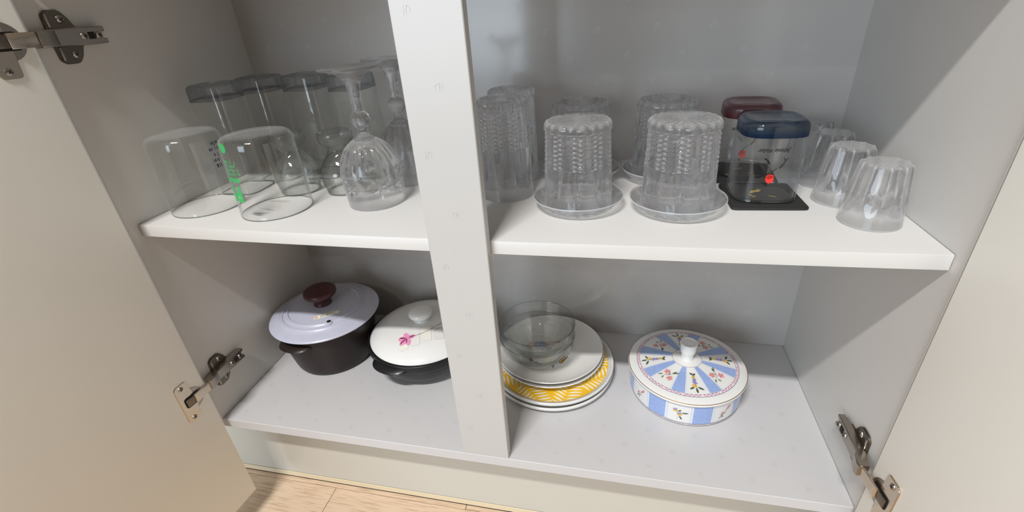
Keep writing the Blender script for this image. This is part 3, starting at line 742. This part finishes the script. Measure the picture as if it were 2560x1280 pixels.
# four small fluted tumblers along the right wall
def fluted():
    h, R0, R1 = 0.0616, 0.0273, 0.0206
    prof = tumbler_profile(h, R0, R1, 0.0026, 0.010, rc=0.0035, k=4, rows=26)
    nout = 3 + 4 + 26
    def mod(th, i, r, z):
        if i >= nout:
            return (r, z)
        s = z / h
        u = (th * 10 / (2 * PI)) % 1.0
        arch = 0.22 + 0.10 * abs(u - 0.5) * 2
        d = 0.0
        if s > arch and i > 1:
            w = min(1.0, (s - arch) / 0.12)
            c = 1 - (abs(u - 0.5) * 2) ** 2
            d = 0.0022 * w * c - 0.0010 * w
        return (max(r - d, 1e-6), z)
    me = lathe('fluted_tumbler', prof, 160, mod, split=nout + 3); me.materials.append(M_CRYS); me.materials.append(M_CRYSI); return me
FT = fluted()
for x, y, lb in ((0.8405, 0.0830, 'small fluted tumbler nearest the shelf edge, upside down by the right wall'),
                 (0.8335, 0.1409, 'small fluted tumbler second from the shelf edge by the right wall'),
                 (0.8350, 0.1970, 'small fluted tumbler third from the shelf edge by the right wall'),
                 (0.8320, 0.2542, 'small fluted tumbler farthest back in the row by the right wall')):
    tag(link('fluted_tumbler', FT, [], smooth=30, loc=on_shelf(x, y), rot=(0, 0, y * 9)), lb, 'glass', 'small fluted tumblers')

# ------------------------------------------------------------------ pots on the bottom panel
M_BROWN = principled('dark_brown_glaze', rgb(36, 26, 24), 0.42, spec=0.3, coat=0.08, bump=0.05, bscale=250)
M_GREYLID = principled('lilac_grey_glaze', rgb(186, 188, 205), 0.3, coat=0.35, bump=0.03, bscale=150, vary=0.05, vscale=60)
M_KNOB = principled('maroon_knob', rgb(66, 32, 36), 0.35)
M_BLKPOT = principled('black_glaze', rgb(24, 25, 27), 0.35, spec=0.35, coat=0.15, bump=0.05, bscale=250)
M_WHT = principled('white_porcelain', rgb(224, 224, 222), 0.14, coat=0.5)
M_STICK = principled('cream_sticker', rgb(236, 234, 214), 0.35); M_STICKR = principled('sticker_red', rgb(206, 110, 92), 0.5)
def ear(name, R, half, out, z, th, a0, mat, parent, droop=0.0):
    """ledge handle: crescent slab hugging the pot wall, lip rounded"""
    n = 18; b = bmesh.new(); rings = []
    for i in range(n + 1):
        t = i / n * 2 - 1; a = a0 + t * half / R
        o_ = out * (1 - abs(t) ** 3.0) + 0.0004
        prof = [(R - 0.006, z - th), (R + o_ - th * 0.8, z - th * 0.9 - droop), (R + o_, z - th * 0.45 - droop), (R + o_ - th * 0.4, z - droop), (R - 0.006, z)]
        rings.append([b.verts.new((r * math.cos(a), r * math.sin(a), zz)) for r, zz in prof])
    for p, q in zip(rings[:-1], rings[1:]):
        for k in range(5): b.faces.new((p[k], q[k], q[(k + 1) % 5], p[(k + 1) % 5]))
    b.faces.new(rings[0]); b.faces.new(rings[-1][::-1])
    return link(name, bm_mesh(name, b), mat, parent, smooth=60)
# pot with the lilac-grey lid
pot = tag(empty('brown_pot', (0.0978, 0.1785, 0.0002)), 'round dark brown pot with lilac-grey lid and maroon knob in the left corner', 'pot')
link('body', lathe('body', spline([(0, 0.0022), (0.060, 0.0022), (0.0625, 0.0), (0.0665, 0.0012), (0.0705, 0.010), (0.0755, 0.035), (0.0805, 0.065), (0.0830, 0.0855), (0.0832, 0.0880)], 5) + [(0.0790, 0.0880), (0.0770, 0.065), (0.0650, 0.008), (0, 0.007)], 96), M_BROWN, pot, smooth=50)
for k, a in enumerate((math.radians(-100), math.radians(80))): ear('handle', 0.0810, 0.034, 0.0150, 0.0760, 0.0085, a, M_BROWN, pot)
LID = [(0, 0.1070), (0.020, 0.1066), (0.040, 0.1052), (0.0576, 0.1024), (0.0590, 0.1041), (0.0606, 0.1041), (0.0622, 0.1012), (0.0674, 0.0997), (0.0688, 0.1014), (0.0704, 0.1012), (0.0720, 0.0984), (0.080, 0.0962), (0.0890, 0.0928), (0.0918, 0.0916), (0.0926, 0.0902), (0.0918, 0.0889), (0.080, 0.0884), (0.0788, 0.0860), (0.0772, 0.0860), (0.0760, 0.0920), (0.04, 0.1010), (0, 0.103)]
def lidz(r):
    for (r0, z0), (r1, z1) in zip(LID[:-1], LID[1:]):
        if r0 <= r <= r1: return z0 + (z1 - z0) * (r - r0) / (r1 - r0)
    return 0.09
lid = link('lid', lathe('lid', LID, 128), M_GREYLID, pot, smooth=50)
link('knob', lathe('knob', spline([(0.0150, 0.1066), (0.0150, 0.1090), (0.0142, 0.1130), (0.0160, 0.1190), (0.0225, 0.1225), (0.0268, 0.1262), (0.0276, 0.1300), (0.0262, 0.1338), (0.0200, 0.1352), (0.0, 0.1356)], 4), 64), M_KNOB, lid, smooth=60)
# steam hole with a raised lip, and the paper sticker
hx, hy = 0.0384, -0.0458
bm = bmesh.new(); bmesh.ops.create_cone(bm, cap_ends=True, segments=24, radius1=0.0062, radius2=0.0050, depth=0.0024); link('vent_lip', bm_mesh('vent_lip', bm), M_GREYLID, lid, smooth=40, loc=(hx, hy, 0.1026))
bm = bmesh.new(); bmesh.ops.create_cone(bm, cap_ends=True, segments=24, radius1=0.0034, radius2=0.0034, depth=0.0006); link('vent_hole', bm_mesh('vent_hole', bm), M_HOLE, lid, loc=(hx, hy, 0.1041))
sa = math.radians(37); sc, ss = math.cos(sa), math.sin(sa); sx0, sy0 = 0.0252, -0.0305
def smap(u, v, l=0.0): 
    x, y_ = sx0 + u * sc - v * ss, sy0 + u * ss + v * sc
    return (x, y_, lidz(math.hypot(x, y_)) + 0.0003 + l)
pill = [(-0.0165 + 0.0044 * math.cos(PI / 2 + PI * k / 8), 0.0044 * math.sin(PI / 2 + PI * k / 8)) for k in range(9)] + [(-0.008, -0.0044), (0, -0.0044), (0.008, -0.0044)] + [(0.0165 + 0.0044 * math.cos(-PI / 2 + PI * k / 8), 0.0044 * math.sin(-PI / 2 + PI * k / 8)) for k in range(9)] + [(0.008, 0.0044), (0, 0.0044), (-0.008, 0.0044)]
polys('sticker', [(pill, 0, 0.0), (ell(-0.0165, 0.0, 0.0028, 0.0028, 0, 16), 1, 0.0001), (ell(-0.0162, -0.0004, 0.0016, 0.0015, 0, 12), 0, 0.0002)], smap, [M_STICK, M_STICKR], lid)
polys('sticker_print', tick_rows([(0.0032, 0.0014, 0.027, 0.0024), (-0.0040, -0.0018, 0.013, 0.0022)], 6), smap, M_INK, lid)

# black pot with the white lid
pot2 = tag(empty('black_pot', (0.2735, 0.1895, 0.0002)), 'shallow black pot with white porcelain lid and pink flower, left of the post', 'pot')
link('body', lathe('body', spline([(0, 0.0065), (0.050, 0.0060), (0.054, 0.0), (0.060, 0.0), (0.062, 0.005), (0.074, 0.0085), (0.0845, 0.0180), (0.0915, 0.0340), (0.0935, 0.0415), (0.0955, 0.0440), (0.0958, 0.0540), (0.0950, 0.0560)], 5) + [(0.0925, 0.0560), (0.0905, 0.0520), (0.0890, 0.040), (0.075, 0.014), (0, 0.011)], 96), M_BLKPOT, pot2, smooth=50)
for a in (math.radians(-107), math.radians(76)): ear('handle', 0.0945, 0.037, 0.0125, 0.0520, 0.0090, a, M_BLKPOT, pot2, 0.002)
LID2 = spline([(0, 0.0800), (0.020, 0.0796), (0.040, 0.0780), (0.060, 0.0742), (0.075, 0.0690), (0.086, 0.0625), (0.0908, 0.0578), (0.0912, 0.0560)], 5) + [(0.0895, 0.0552), (0.080, 0.0600), (0, 0.0740)]
def lid2z(r):
    for (r0, z0), (r1, z1) in zip(LID2[:-1], LID2[1:]):
        if r0 <= r <= r1: return z0 + (z1 - z0) * (r - r0) / (r1 - r0)
    return 0.056
lid2 = link('lid', lathe('lid', LID2, 128), M_WHT, pot2, smooth=60)
link('knob', lathe('knob', spline([(0.0140, 0.0795), (0.0125, 0.0820), (0.0135, 0.0850), (0.0190, 0.0885), (0.0205, 0.0930), (0.0185, 0.0975), (0.0110, 0.1005), (0.0, 0.1012)], 5), 48), M_WHT, lid2, smooth='all')
M_SQ = [principled('print_square_%s' % n, c, 0.2, coat=0.4) for n, c in (('grey', rgb(224, 222, 218)), ('sand', rgb(228, 225, 216)), ('ash', rgb(218, 217, 215)))]
M_PINK = principled('pink_petal', rgb(226, 148, 186), 0.25, coat=0.4); M_PINK_D = principled('plum_petal', rgb(120, 36, 78), 0.25, coat=0.4); M_STEM = principled('stem_ink', rgb(96, 92, 72), 0.3)
fa = math.radians(24); fc, fs = math.cos(fa), math.sin(fa)
def f2(u, v, l=0.0):
    x, y_ = -0.006 + u * fc - v * fs, -0.0505 + u * fs + v * fc
    return (x, y_, lid2z(math.hypot(x, y_)) + 0.0006 + l)
def rrect(cx, cy, w, h, a):
    P = rounded([(-w, -h), (w, -h), (w, h), (-w, h)], 0.003, 3); Q = []
    for i, p in enumerate(P):                                    # subdivide long sides so the print follows the dome
        q = P[(i + 1) % len(P)]; Q.append(p)
        if math.dist(p, q) > 0.006: Q += [(p[0] + (q[0] - p[0]) * t, p[1] + (q[1] - p[1]) * t) for t in (0.33, 0.66)]
    c, s = math.cos(a), math.sin(a); return [(cx + x * c - y_ * s, cy + x * s + y_ * c) for x, y_ in Q]
sh = [(rrect(-0.007, -0.004, 0.0075, 0.0175, 0.05), 1, 0.0), (rrect(0.0125, -0.002, 0.0078, 0.0165, 0.0), 0, 0.0), (rrect(0.0320, 0.003, 0.0078, 0.0165, -0.06), 1, 0.0), (rrect(0.0515, 0.003, 0.0080, 0.0165, -0.03), 2, 0.0)]
polys('printed_squares', sh, f2, M_SQ, lid2)
sh = [(leaf(-0.002, 0, 0.014, 0.0075, 0.15), 0, 0.0002), (leaf(0, 0, 0.011, 0.0070, 1.75), 0, 0.0002), (leaf(0, 0, 0.012, 0.0085, 3.0), 0, 0.0002), (leaf(0, 0, 0.013, 0.0080, 3.9), 0, 0.0002), (leaf(0, 0, 0.012, 0.0085, 4.9), 0, 0.0002),
      (leaf(0, 0, 0.011, 0.0022, 2.85, bend=-0.001), 1, 0.0004), (leaf(0, 0, 0.0125, 0.0020, 3.75), 1, 0.0004), (leaf(0.002, 0.0005, 0.009, 0.0020, 0.2), 1, 0.0004), (leaf(0, 0, 0.008, 0.0015, 4.6), 1, 0.0004)]
for pg in stroke([(0.011 + 0.004 * k, 0.0015 + 0.0004 * k + 0.00012 * k * k) for k in range(14)], 0.0006): sh.append((pg, 2, 0.0003))
for pg in stroke([(0.045, 0.007), (0.050, 0.010), (0.056, 0.012)], 0.0006): sh.append((pg, 2, 0.0003))
polys('flower_print', [([(x * 1.25, y_ * 1.25) for x, y_ in p], m, l) if m < 2 else (p, m, l) for p, m, l in sh], f2, [M_PINK, M_PINK_D, M_STEM], lid2)

# ------------------------------------------------------------------ plates and bowls
M_PLATE = principled('white_plate_glaze', rgb(222, 221, 218), 0.2, coat=0.3)
M_YEL = principled('yellow_print', rgb(240, 192, 40), 0.25, coat=0.3); M_CREAM = principled('cream_print', rgb(240, 232, 208), 0.25, coat=0.3)
PX, PY = 0.4985, 0.1835
rim_prof = spline([(0, 0.0022), (0.055, 0.0022), (0.058, 0.0), (0.064, 0.0003), (0.078, 0.0030), (0.0930, 0.0045), (0.0985, 0.0070), (0.1000, 0.0105), (0.0992, 0.0125)], 4) + [(0.0975, 0.0128), (0.0955, 0.0105), (0.0930, 0.0078), (0.0880, 0.0066), (0.060, 0.0060), (0, 0.0058)]
PL_ME = lathe('rimmed_plate', rim_prof, 128); PL_ME.materials.append(M_PLATE)
tag(link('rimmed_plate', PL_ME, [], smooth=60, loc=(PX - 0.0005, PY, 0.0002)), 'white rimmed plate at the very bottom of the plate stack', 'plate')
ype = tag(empty('patterned_plate', (PX, PY, 0.0108)), 'white-rimmed plate with yellow leaf pattern, second from bottom of the stack', 'plate')
link('dish', PL_ME, [], ype, smooth=60)
def flatm(z): return lambda u, v, l=0.0: (u, v, z + l)
def wellz(r): return 0.0062 if r < 0.0600 else (0.0062 + (r - 0.06) / 0.028 * 0.0008 if r < 0.088 else 0.0070 + (r - 0.088) / 0.005 * 0.0014)
def wellm(u, v, l=0.0): return (u, v, wellz(math.hypot(u, v)) + l)
sh = []
NR = 72
V, F = [], []
rr_ = [0.0, 0.03, 0.06, 0.075, 0.088, 0.0912]
V.append((0, 0, 0.0063))
for r in rr_[1:]:
    for k in range(NR): V.append((r * math.cos(2 * PI * k / NR), r * math.sin(2 * PI * k / NR), wellz(r) + 0.0002))
for k in range(NR): F.append((0, 1 + k, 1 + (k + 1) % NR))
for q in range(len(rr_) - 2):
    for k in range(NR): a = 1 + q * NR; F.append((a + k, a + NR + k, a + NR + (k + 1) % NR, a + (k + 1) % NR))
link('yellow_ground', pydata('yellow_ground', V, F), M_YEL, ype, smooth='all')
rr2 = random.Random(11)
for k in range(9):                                               # palm fronds: leaflets off a spine
    a = 2 * PI * k / 9 + 0.25; bx, by = 0.078 * math.cos(a), 0.078 * math.sin(a); dirn = a + PI / 2 + 0.75 * (1 if k % 2 else -1) + 0.2
    for j in range(8):
        t = (j - 3.5) * 0.0068; x0 = bx + t * math.cos(dirn); y0 = by + t * math.sin(dirn)
        for sgn in (1, -1):
            ang = dirn + sgn * (1.05); lf = leaf(x0, y0, 0.0235 - 0.0011 * abs(j - 3.5), 0.0036, ang, 6, 0.0032 * sgn)
            lf = [p if math.hypot(*p) < 0.0908 else (p[0] * 0.0908 / math.hypot(*p), p[1] * 0.0908 / math.hypot(*p)) for p in lf]
            sh.append((lf, 0, 0.0004))
polys('leaf_print', sh, wellm, M_CREAM, ype)
# two white coupe plates
coupe = spline([(0, 0.0024), (0.044, 0.0024), (0.047, 0.0), (0.052, 0.0003), (0.066, 0.0035), (0.080, 0.0078), (0.0872, 0.0115), (0.0878, 0.0128)], 4) + [(0.0868, 0.0134), (0.0840, 0.0118), (0.074, 0.0084), (0.060, 0.0056), (0, 0.0050)]
CP = lathe('coupe_plate', coupe, 128); CP.materials.append(M_PLATE)
WX, WY = 0.4925, 0.1975
z1 = 0.0108 + 0.0070
tag(link('coupe_plate', CP, [], smooth=60, loc=(WX + 0.001, WY - 0.001, z1)), 'plain white plate lying directly on the yellow patterned plate', 'plate')
wp = tag(empty('printed_plate', (WX, WY, z1 + 0.0076)), 'white plate with small cartoon print and lettering, top of the stack under the glass bowls', 'plate')
link('dish', CP, [], wp, smooth=60)
def cz(r):
    return 0.0054 if r < 0.058 else 0.0054 + (r - 0.058) * 0.18
def cm(u, v, l=0.0): return (u, v, cz(math.hypot(u, v)) + 0.0002 + l)
M_ORG = principled('orange_print', rgb(232, 168, 60), 0.3); M_BLU = principled('blue_print', rgb(70, 84, 168), 0.3); M_BLUL = principled('pale_blue_print', rgb(176, 196, 226), 0.3); M_BLUSH = principled('blush_print', rgb(236, 196, 182), 0.3)
sh = [(ell(-0.028, 0.006, 0.011, 0.009, 0.1, 16), 3, 0.0), (ell(-0.018, 0.010, 0.010, 0.0085, 0.2, 16), 2, 0.0001), (ell(-0.006, 0.013, 0.012, 0.0062, 0.05, 16), 3, 0.0)]
for cx, cy, a, b in ((-0.028, 0.006, 0.011, 0.009), (-0.018, 0.010, 0.010, 0.0085), (-0.018, 0.010, 0.0072, 0.006), (-0.006, 0.013, 0.012, 0.0062)):
    e_ = ell(cx, cy, a, b, 0.1, 20)
    for pg in stroke(e_ + [e_[0]], 0.0006): sh.append((pg, 0 if cx != -0.018 else 1, 0.0003))
for pg in stroke([(-0.018, 0.0135), (0.006, 0.0125)], 0.0012): sh.append((pg, 0, 0.0004))
for i in range(4):
    for j in range(3):
        if (i + j) % 2 == 0: sh.append(([(-0.014 + i * 0.0042, -0.003 + j * 0.0042), (-0.0105 + i * 0.0042, -0.003 + j * 0.0042), (-0.0095 + i * 0.0042, 0.001 + j * 0.0042), (-0.013 + i * 0.0042, 0.001 + j * 0.0042)], 1, 0.0005))
sh += [(ell(0.012, 0.021, 0.0050, 0.0028, 0.4), 0, 0.0003), (ell(0.006, 0.018, 0.0014, 0.0020, 0.4), 0, 0.0003)]
cx, cy = 0.0255, -0.0215
cp = rounded([(cx - 0.0062, cy - 0.0085), (cx - 0.0020, cy - 0.0095), (cx + 0.0062, cy + 0.0075), (cx + 0.0018, cy + 0.0092)], 0.0022)
sh.append((cp, 4, 0.0))
for pg in stroke(cp + [cp[0]], 0.0009) + stroke([(cx - 0.002, cy - 0.006), (cx + 0.003, cy + 0.006)], 0.0007): sh.append((pg, 0, 0.0003))
sh += [(leaf(0.030, -0.0085, 0.0045, 0.002, 0.7), 0, 0.0003)]
for pg in stroke([(0.0085, -0.040), (0.0115, -0.0385), (0.0122, -0.041), (0.0100, -0.0435)], 0.0012): sh.append((pg, 0, 0.0003))
polys('cartoon_print', sh, cm, [M_INK, M_BLU, M_BLUL, M_BLUSH, M_ORG], wp)
def arc_text(u, v):
    r = 0.0405 - v; a = -PI / 2 - 0.50 + u / 0.0405; return cm(r * math.cos(a), r * math.sin(a), 0.0003)
text_obj('lettering', [('ME DAY', 0.0072, 0.15, lambda u, v: arc_text(u, v), 'CENTER', 0.0003)], M_INK, wp)
# nested glass bowls
bo = spline([(0, 0.0018), (0.026, 0.0016), (0.0285, 0.0), (0.0306, 0.0006), (0.0350, 0.0050), (0.0430, 0.0150), (0.0492, 0.0250), (0.0512, 0.0282)], 5) + spline([(0.0548, 0.0290), (0.0570, 0.0312), (0.0580, 0.0380), (0.0590, 0.0450), (0.0597, 0.0490)], 4)
bi = spline([(0.0592, 0.0503), (0.0580, 0.0500), (0.0568, 0.0450), (0.0558, 0.0390), (0.0546, 0.0340), (0.0510, 0.0322)], 4) + spline([(0.0470, 0.0270), (0.0405, 0.0165), (0.0330, 0.0075), (0.0270, 0.0050), (0.0, 0.0046)], 4)
BW = lathe('glass_bowl', bo + bi, 128, split=999, rim=(len(bo) - 1, len(bo) + 3))
for m_ in (M_BOWL, M_BOWL, M_RIMB): BW.materials.append(m_)
zbw = z1 + 0.0076 + 0.0053
tag(link('glass_bowl', BW, [], smooth=50, loc=(0.4770, 0.1755, zbw)), 'lower of two nested clear glass bowls, resting on the printed white plate', 'bowl', 'nested glass bowls')
tag(link('glass_bowl', BW, [], smooth=50, loc=(0.4774, 0.1750, zbw + 0.0222)), 'upper of two nested clear glass bowls on top of the plates', 'bowl', 'nested glass bowls')

# ------------------------------------------------------------------ porcelain casserole
cas = tag(empty('porcelain_casserole', (0.7052, 0.1721, 0.0002)), 'round white porcelain casserole with blue stripes and flower sprays on lid and side', 'casserole')
M_STRIPE = principled('blue_stripe', rgb(146, 168, 216), 0.16, coat=0.4, vary=0.16, vscale=260)
M_PALE = principled('pale_blue_line', rgb(196, 208, 236), 0.16, coat=0.4)
M_LINE = principled('slate_line', rgb(88, 92, 128), 0.2, coat=0.4); M_MAUVE = principled('mauve_chain', rgb(150, 108, 134), 0.2, coat=0.4); M_BLUSHR = principled('blush_band', rgb(240, 216, 222), 0.2, coat=0.4)
M_GOLDL = principled('gilt_line', rgb(170, 130, 62), 0.3, 0.8)
PINK = principled('rose_print', rgb(222, 158, 164), 0.2, coat=0.4); ROSE = principled('deep_rose_print', rgb(176, 92, 108), 0.2, coat=0.4); LEAFG = principled('leaf_print_green', rgb(74, 90, 66), 0.2, coat=0.4); LEAFL = principled('leaf_print_pale', rgb(126, 138, 104), 0.2, coat=0.4)
YELF = principled('yellow_flower_print', rgb(226, 184, 84), 0.2, coat=0.4); VIO = principled('violet_flower_print', rgb(150, 144, 196), 0.2, coat=0.4)
FL_MATS = [PINK, ROSE, LEAFG, LEAFL, YELF, VIO]
body_p = spline([(0, 0.0020), (0.068, 0.0020), (0.071, 0.0), (0.0745, 0.0), (0.0785, 0.0025), (0.0806, 0.0080), (0.0812, 0.020), (0.0815, 0.040)], 4) + [(0.0815, 0.0425), (0.0785, 0.0425), (0.0780, 0.010), (0.07, 0.006), (0, 0.006)]
link('body', lathe('body', body_p, 128), M_WHT, cas, smooth=60)
CL = [(0, 0.0600), (0.0190, 0.0592), (0.0200, 0.0588), (0.040, 0.0568), (0.060, 0.0538), (0.0740, 0.0512), (0.0830, 0.0490), (0.0848, 0.0480), (0.0854, 0.0462), (0.0848, 0.0444), (0.0830, 0.0432), (0.0790, 0.0430), (0.0770, 0.0390), (0.0755, 0.0390), (0.074, 0.047), (0.03, 0.054), (0, 0.056)]
def clz(r):
    for (r0, z0), (r1, z1_) in zip(CL[:-1], CL[1:]):
        if r0 <= r <= r1: return z0 + (z1_ - z0) * (r - r0) / (r1 - r0)
    return 0.049
clid = link('lid', lathe('lid', CL, 160), M_WHT, cas, smooth=50)
link('knob', lathe('knob', spline([(0.0095, 0.0596), (0.0088, 0.0625), (0.0092, 0.0680), (0.0112, 0.0740), (0.0118, 0.0790), (0.0120, 0.0835), (0.0126, 0.0868), (0.0122, 0.0884), (0.0100, 0.0890), (0.0090, 0.0882), (0.0, 0.0888)], 5), 48), M_WHT, clid, smooth='all')
A0 = math.radians(-83)                                            # centre of the white sector that faces the viewer
def ring_sectors(name, r0, r1, a0, a1, lift, mats, mi, parent, zf, nr=4, na=6):
    v, f = [], []
    for i in range(nr + 1):
        for j in range(na + 1):
            r = r0 + (r1 - r0) * i / nr; a = a0 + (a1 - a0) * j / na; v.append((r * math.cos(a), r * math.sin(a), zf(r) + lift))
    for i in range(nr):
        for j in range(na): k = i * (na + 1) + j; f.append((k, k + na + 1, k + na + 2, k + 1))
    return v, f
def lid_bands():
    V, F, MI = [], [], []
    def add(vf, m):
        b = len(V); V.extend(vf[0]); F.extend([tuple(i + b for i in q) for q in vf[1]]); MI.extend([m] * len(vf[1]))
    for k in range(8):
        c = A0 + PI / 8 + k * PI / 4
        add(ring_sectors('', 0.0215, 0.0680, c - 0.135, c + 0.135, 0.0002, None, 0, None, clz, 8, 6), 0)
        for s in (1, -1):
            add(ring_sectors('', 0.0215, 0.0680, c + s * 0.160 - 0.006, c + s * 0.160 + 0.006, 0.0002, None, 0, None, clz, 8, 1), 1)
    for r0, r1, m in ((0.0205, 0.0209, 2), (0.0684, 0.0688, 2), (0.0688, 0.0722, 4), (0.0722, 0.0729, 2), (0.0840, 0.0848, 5)):
        add(ring_sectors('', r0, r1, 0, 2 * PI, 0.00018, None, 0, None, clz, 1, 160), m)
    rc_ = random.Random(2)
    for k in range(150):
        a = 2 * PI * k / 150
        if k % 9 == 0: continue
        dr = 0.0006 * (1 if k % 2 else -1)
        add(ring_sectors('', 0.0698 + dr, 0.0709 + dr, a, a + 0.032, 0.00035, None, 0, None, clz, 1, 1), 3)
    return V, F, MI
V, F, MI = lid_bands()
link('printed_bands', pydata('printed_bands', V, F, MI), [M_STRIPE, M_PALE, M_LINE, M_MAUVE, M_BLUSHR, M_GOLDL], clid)
def spray_rose(sh, f, s=1.0):
    for x, y_, a in ((-0.004, 0.0035, 0.3), (0.0040, -0.0035, -0.5)):
        for k in range(5): sh.append((f(ell(x + 0.0022 * math.cos(k * 1.257), y_ + 0.0022 * math.sin(k * 1.257), 0.0021, 0.0015, k * 1.257, 8)), 0, 0.0004))
        for k in range(3): sh.append((f(leaf(x, y_, 0.0030, 0.0011, a + k * 2.0, 4)), 1, 0.0006))
        sh.append((f(ell(x, y_, 0.0008, 0.0008, 0, 6)), 4, 0.0007))
    for x, y_, l, a in ((0.001, 0.001, 0.0075, 2.2), (0.003, 0.004, 0.0065, 1.2), (0.005, 0.006, 0.006, 0.9), (-0.006, -0.002, 0.006, 3.9), (-0.004, -0.004, 0.005, 4.8)):
        sh.append((f(leaf(x, y_, l, 0.0022, a, 4)), 2 if l > 0.006 else 3, 0.0003))
    for pg in stroke([(-0.004, -0.003), (0.001, 0.001), (0.006, 0.009)], 0.0004): sh.append((f(pg), 2, 0.0005))
def spray_tall(sh, f):
    for pg in stroke([(0.0, -0.010), (0.0005, -0.002), (-0.0005, 0.006), (0.0, 0.013)], 0.0005): sh.append((f(pg), 2, 0.0003))
    for y_, m, r in ((-0.0015, 5, 0.0024), (-0.0055, 4, 0.0026), (0.0025, 5, 0.0020), (0.0070, 4, 0.0017)):
        for k in range(4): sh.append((f(ell(0.0016 * math.cos(k * 1.57 + y_ * 300) - (0.0015 if y_ < -0.003 else 0), y_ + 0.0016 * math.sin(k * 1.57 + y_ * 300), r * 0.7, r * 0.5, k * 1.57, 8)), m, 0.0005))
        sh.append((f(ell(0, y_, 0.0006, 0.0006, 0, 6)), 2, 0.0007))
    for x, y_, l, a in ((0.0015, -0.0075, 0.0085, -0.5), (0, -0.0085, 0.008, -1.5), (-0.0015, -0.0075, 0.007, 3.6), (0.0, 0.009, 0.005, 0.9), (0.0, 0.010, 0.005, 2.3)):
        sh.append((f(leaf(x, y_, l, 0.0026, a, 4)), 2, 0.0004))
sh = []
for k in range(8):
    a = A0 + k * PI / 4; rc = 0.0475
    def f(P, a=a, rc=rc, k=k):
        sc_ = 1.18; out = []
        for x, y_ in P:
            x, y_ = x * sc_, y_ * sc_
            px, py = rc - y_, x                                   # flower foot points to the rim
            out.append((px * math.cos(a) - py * math.sin(a), px * math.sin(a) + py * math.cos(a)))
        return out
    (spray_tall if k % 2 == 0 else spray_rose)(sh, f)
polys('flower_sprays', sh, lambda u, v, l: (u, v, clz(math.hypot(u, v)) + l), FL_MATS, clid)
# side bands
def brz(z): return 0.0806 + (z - 0.008) / 0.032 * 0.0009 if z > 0.008 else 0.0785 + (z - 0.0025) / 0.0055 * 0.0021
V, F, MI = [], [], []
def side_patch(a0, a1, z0, z1_, lift, m, na=6, nz=5):
    b = len(V)
    for i in range(nz + 1):
        for j in range(na + 1):
            z = z0 + (z1_ - z0) * i / nz; a = a0 + (a1 - a0) * j / na; r = brz(z) + lift; V.append((r * math.cos(a), r * math.sin(a), z))
    for i in range(nz):
        for j in range(na): k = b + i * (na + 1) + j; F.append((k, k + 1, k + na + 2, k + na + 1)); MI.append(m)
B0 = math.radians(-101)
for k in range(8):
    c = B0 + PI / 8 + k * PI / 4
    side_patch(c - 0.16, c + 0.16, 0.0085, 0.0425, 0.0003, 0)
    for s in (1, -1): side_patch(c + s * 0.195 - 0.007, c + s * 0.195 + 0.007, 0.0085, 0.0425, 0.0003, 1, 1)
side_patch(0, 2 * PI, 0.0040, 0.0046, 0.0003, 2, 160, 1); side_patch(0, 2 * PI, 0.0046, 0.0078, 0.0003, 4, 160, 1); side_patch(0, 2 * PI, 0.0078, 0.0083, 0.0003, 2, 160, 1); side_patch(0, 2 * PI, 0.0412, 0.0418, 0.0003, 2, 160, 1)
for k in range(130):
    if k % 8 == 0: continue
    a = 2 * PI * k / 130; dz = 0.0004 * (1 if k % 2 else -1); side_patch(a, a + 0.036, 0.0057 + dz, 0.0067 + dz, 0.0005, 3, 1, 1)
link('printed_bands', pydata('printed_bands', V, F, MI), [M_STRIPE, M_PALE, M_LINE, M_MAUVE, M_BLUSHR], cas)
sh = []
for k in range(8):
    a = B0 + k * PI / 4; zc = 0.0245
    def f(P, a=a, zc=zc, k=k):
        out = []
        for x, y_ in P:
            if k % 2: x, y_ = x * 0.95 + y_ * 0.35, y_ * 1.0
            out.append((a + x * 1.1 / 0.082, zc + y_ * 1.0))
        return out
    if k % 2: 
        for pg in stroke([(0, -0.009), (0.001, -0.003), (0.004, 0.006)], 0.0005): sh.append((f(pg), 2, 0.0004))
        sh += [(f(leaf(0.0015, 0.000, 0.011, 0.0042, 1.2, 5)), 0, 0.0005), (f(leaf(0.003, 0.003, 0.008, 0.0016, 1.1, 4)), 1, 0.0007), (f(ell(-0.002, -0.001, 0.0022, 0.0026, 0.3, 8)), 0, 0.0005), (f(ell(-0.002, -0.001, 0.0010, 0.0013, 0.3, 6)), 1, 0.0007)]
        for l, an in ((0.006, -2.2), (0.006, -0.9), (0.007, 0.6), (0.005, 2.6)): sh.append((f(leaf(0, -0.0055, l, 0.0016, an, 4)), 3 if an > 0 else 2, 0.0004))
    else:
        for x, y_, m in ((-0.0045, 0.006, 4), (0.001, -0.0005, 4)):
            for q in range(5): sh.append((f(ell(x + 0.0021 * math.cos(q * 1.257), y_ + 0.0021 * math.sin(q * 1.257), 0.0019, 0.0014, q * 1.257, 8)), m if q not in (1, 2) else 5, 0.0005))
            sh.append((f(ell(x, y_, 0.0008, 0.0008, 0, 6)), 1, 0.0008))
        for x, y_, l, an in ((0.003, 0.002, 0.009, 0.15), (0.001, -0.004, 0.0075, -1.1), (-0.001, 0.004, 0.005, 0.8)): sh.append((f(leaf(x, y_, l, 0.0026, an, 4)), 2, 0.0004))
        for pg in stroke([(-0.002, -0.010), (0.0, -0.006), (0.001, 0.0), (-0.004, 0.006)], 0.0004): sh.append((f(pg), 3, 0.0004))
polys('flower_sprays', sh, lambda u, v, l: ((brz(v) + l) * math.cos(u), (brz(v) + l) * math.sin(u), v), FL_MATS, cas)

for o in bpy.data.objects:
    if o.name.startswith(('monogram_print', 'cartoon_print')): o['kind'] = 'stuff'
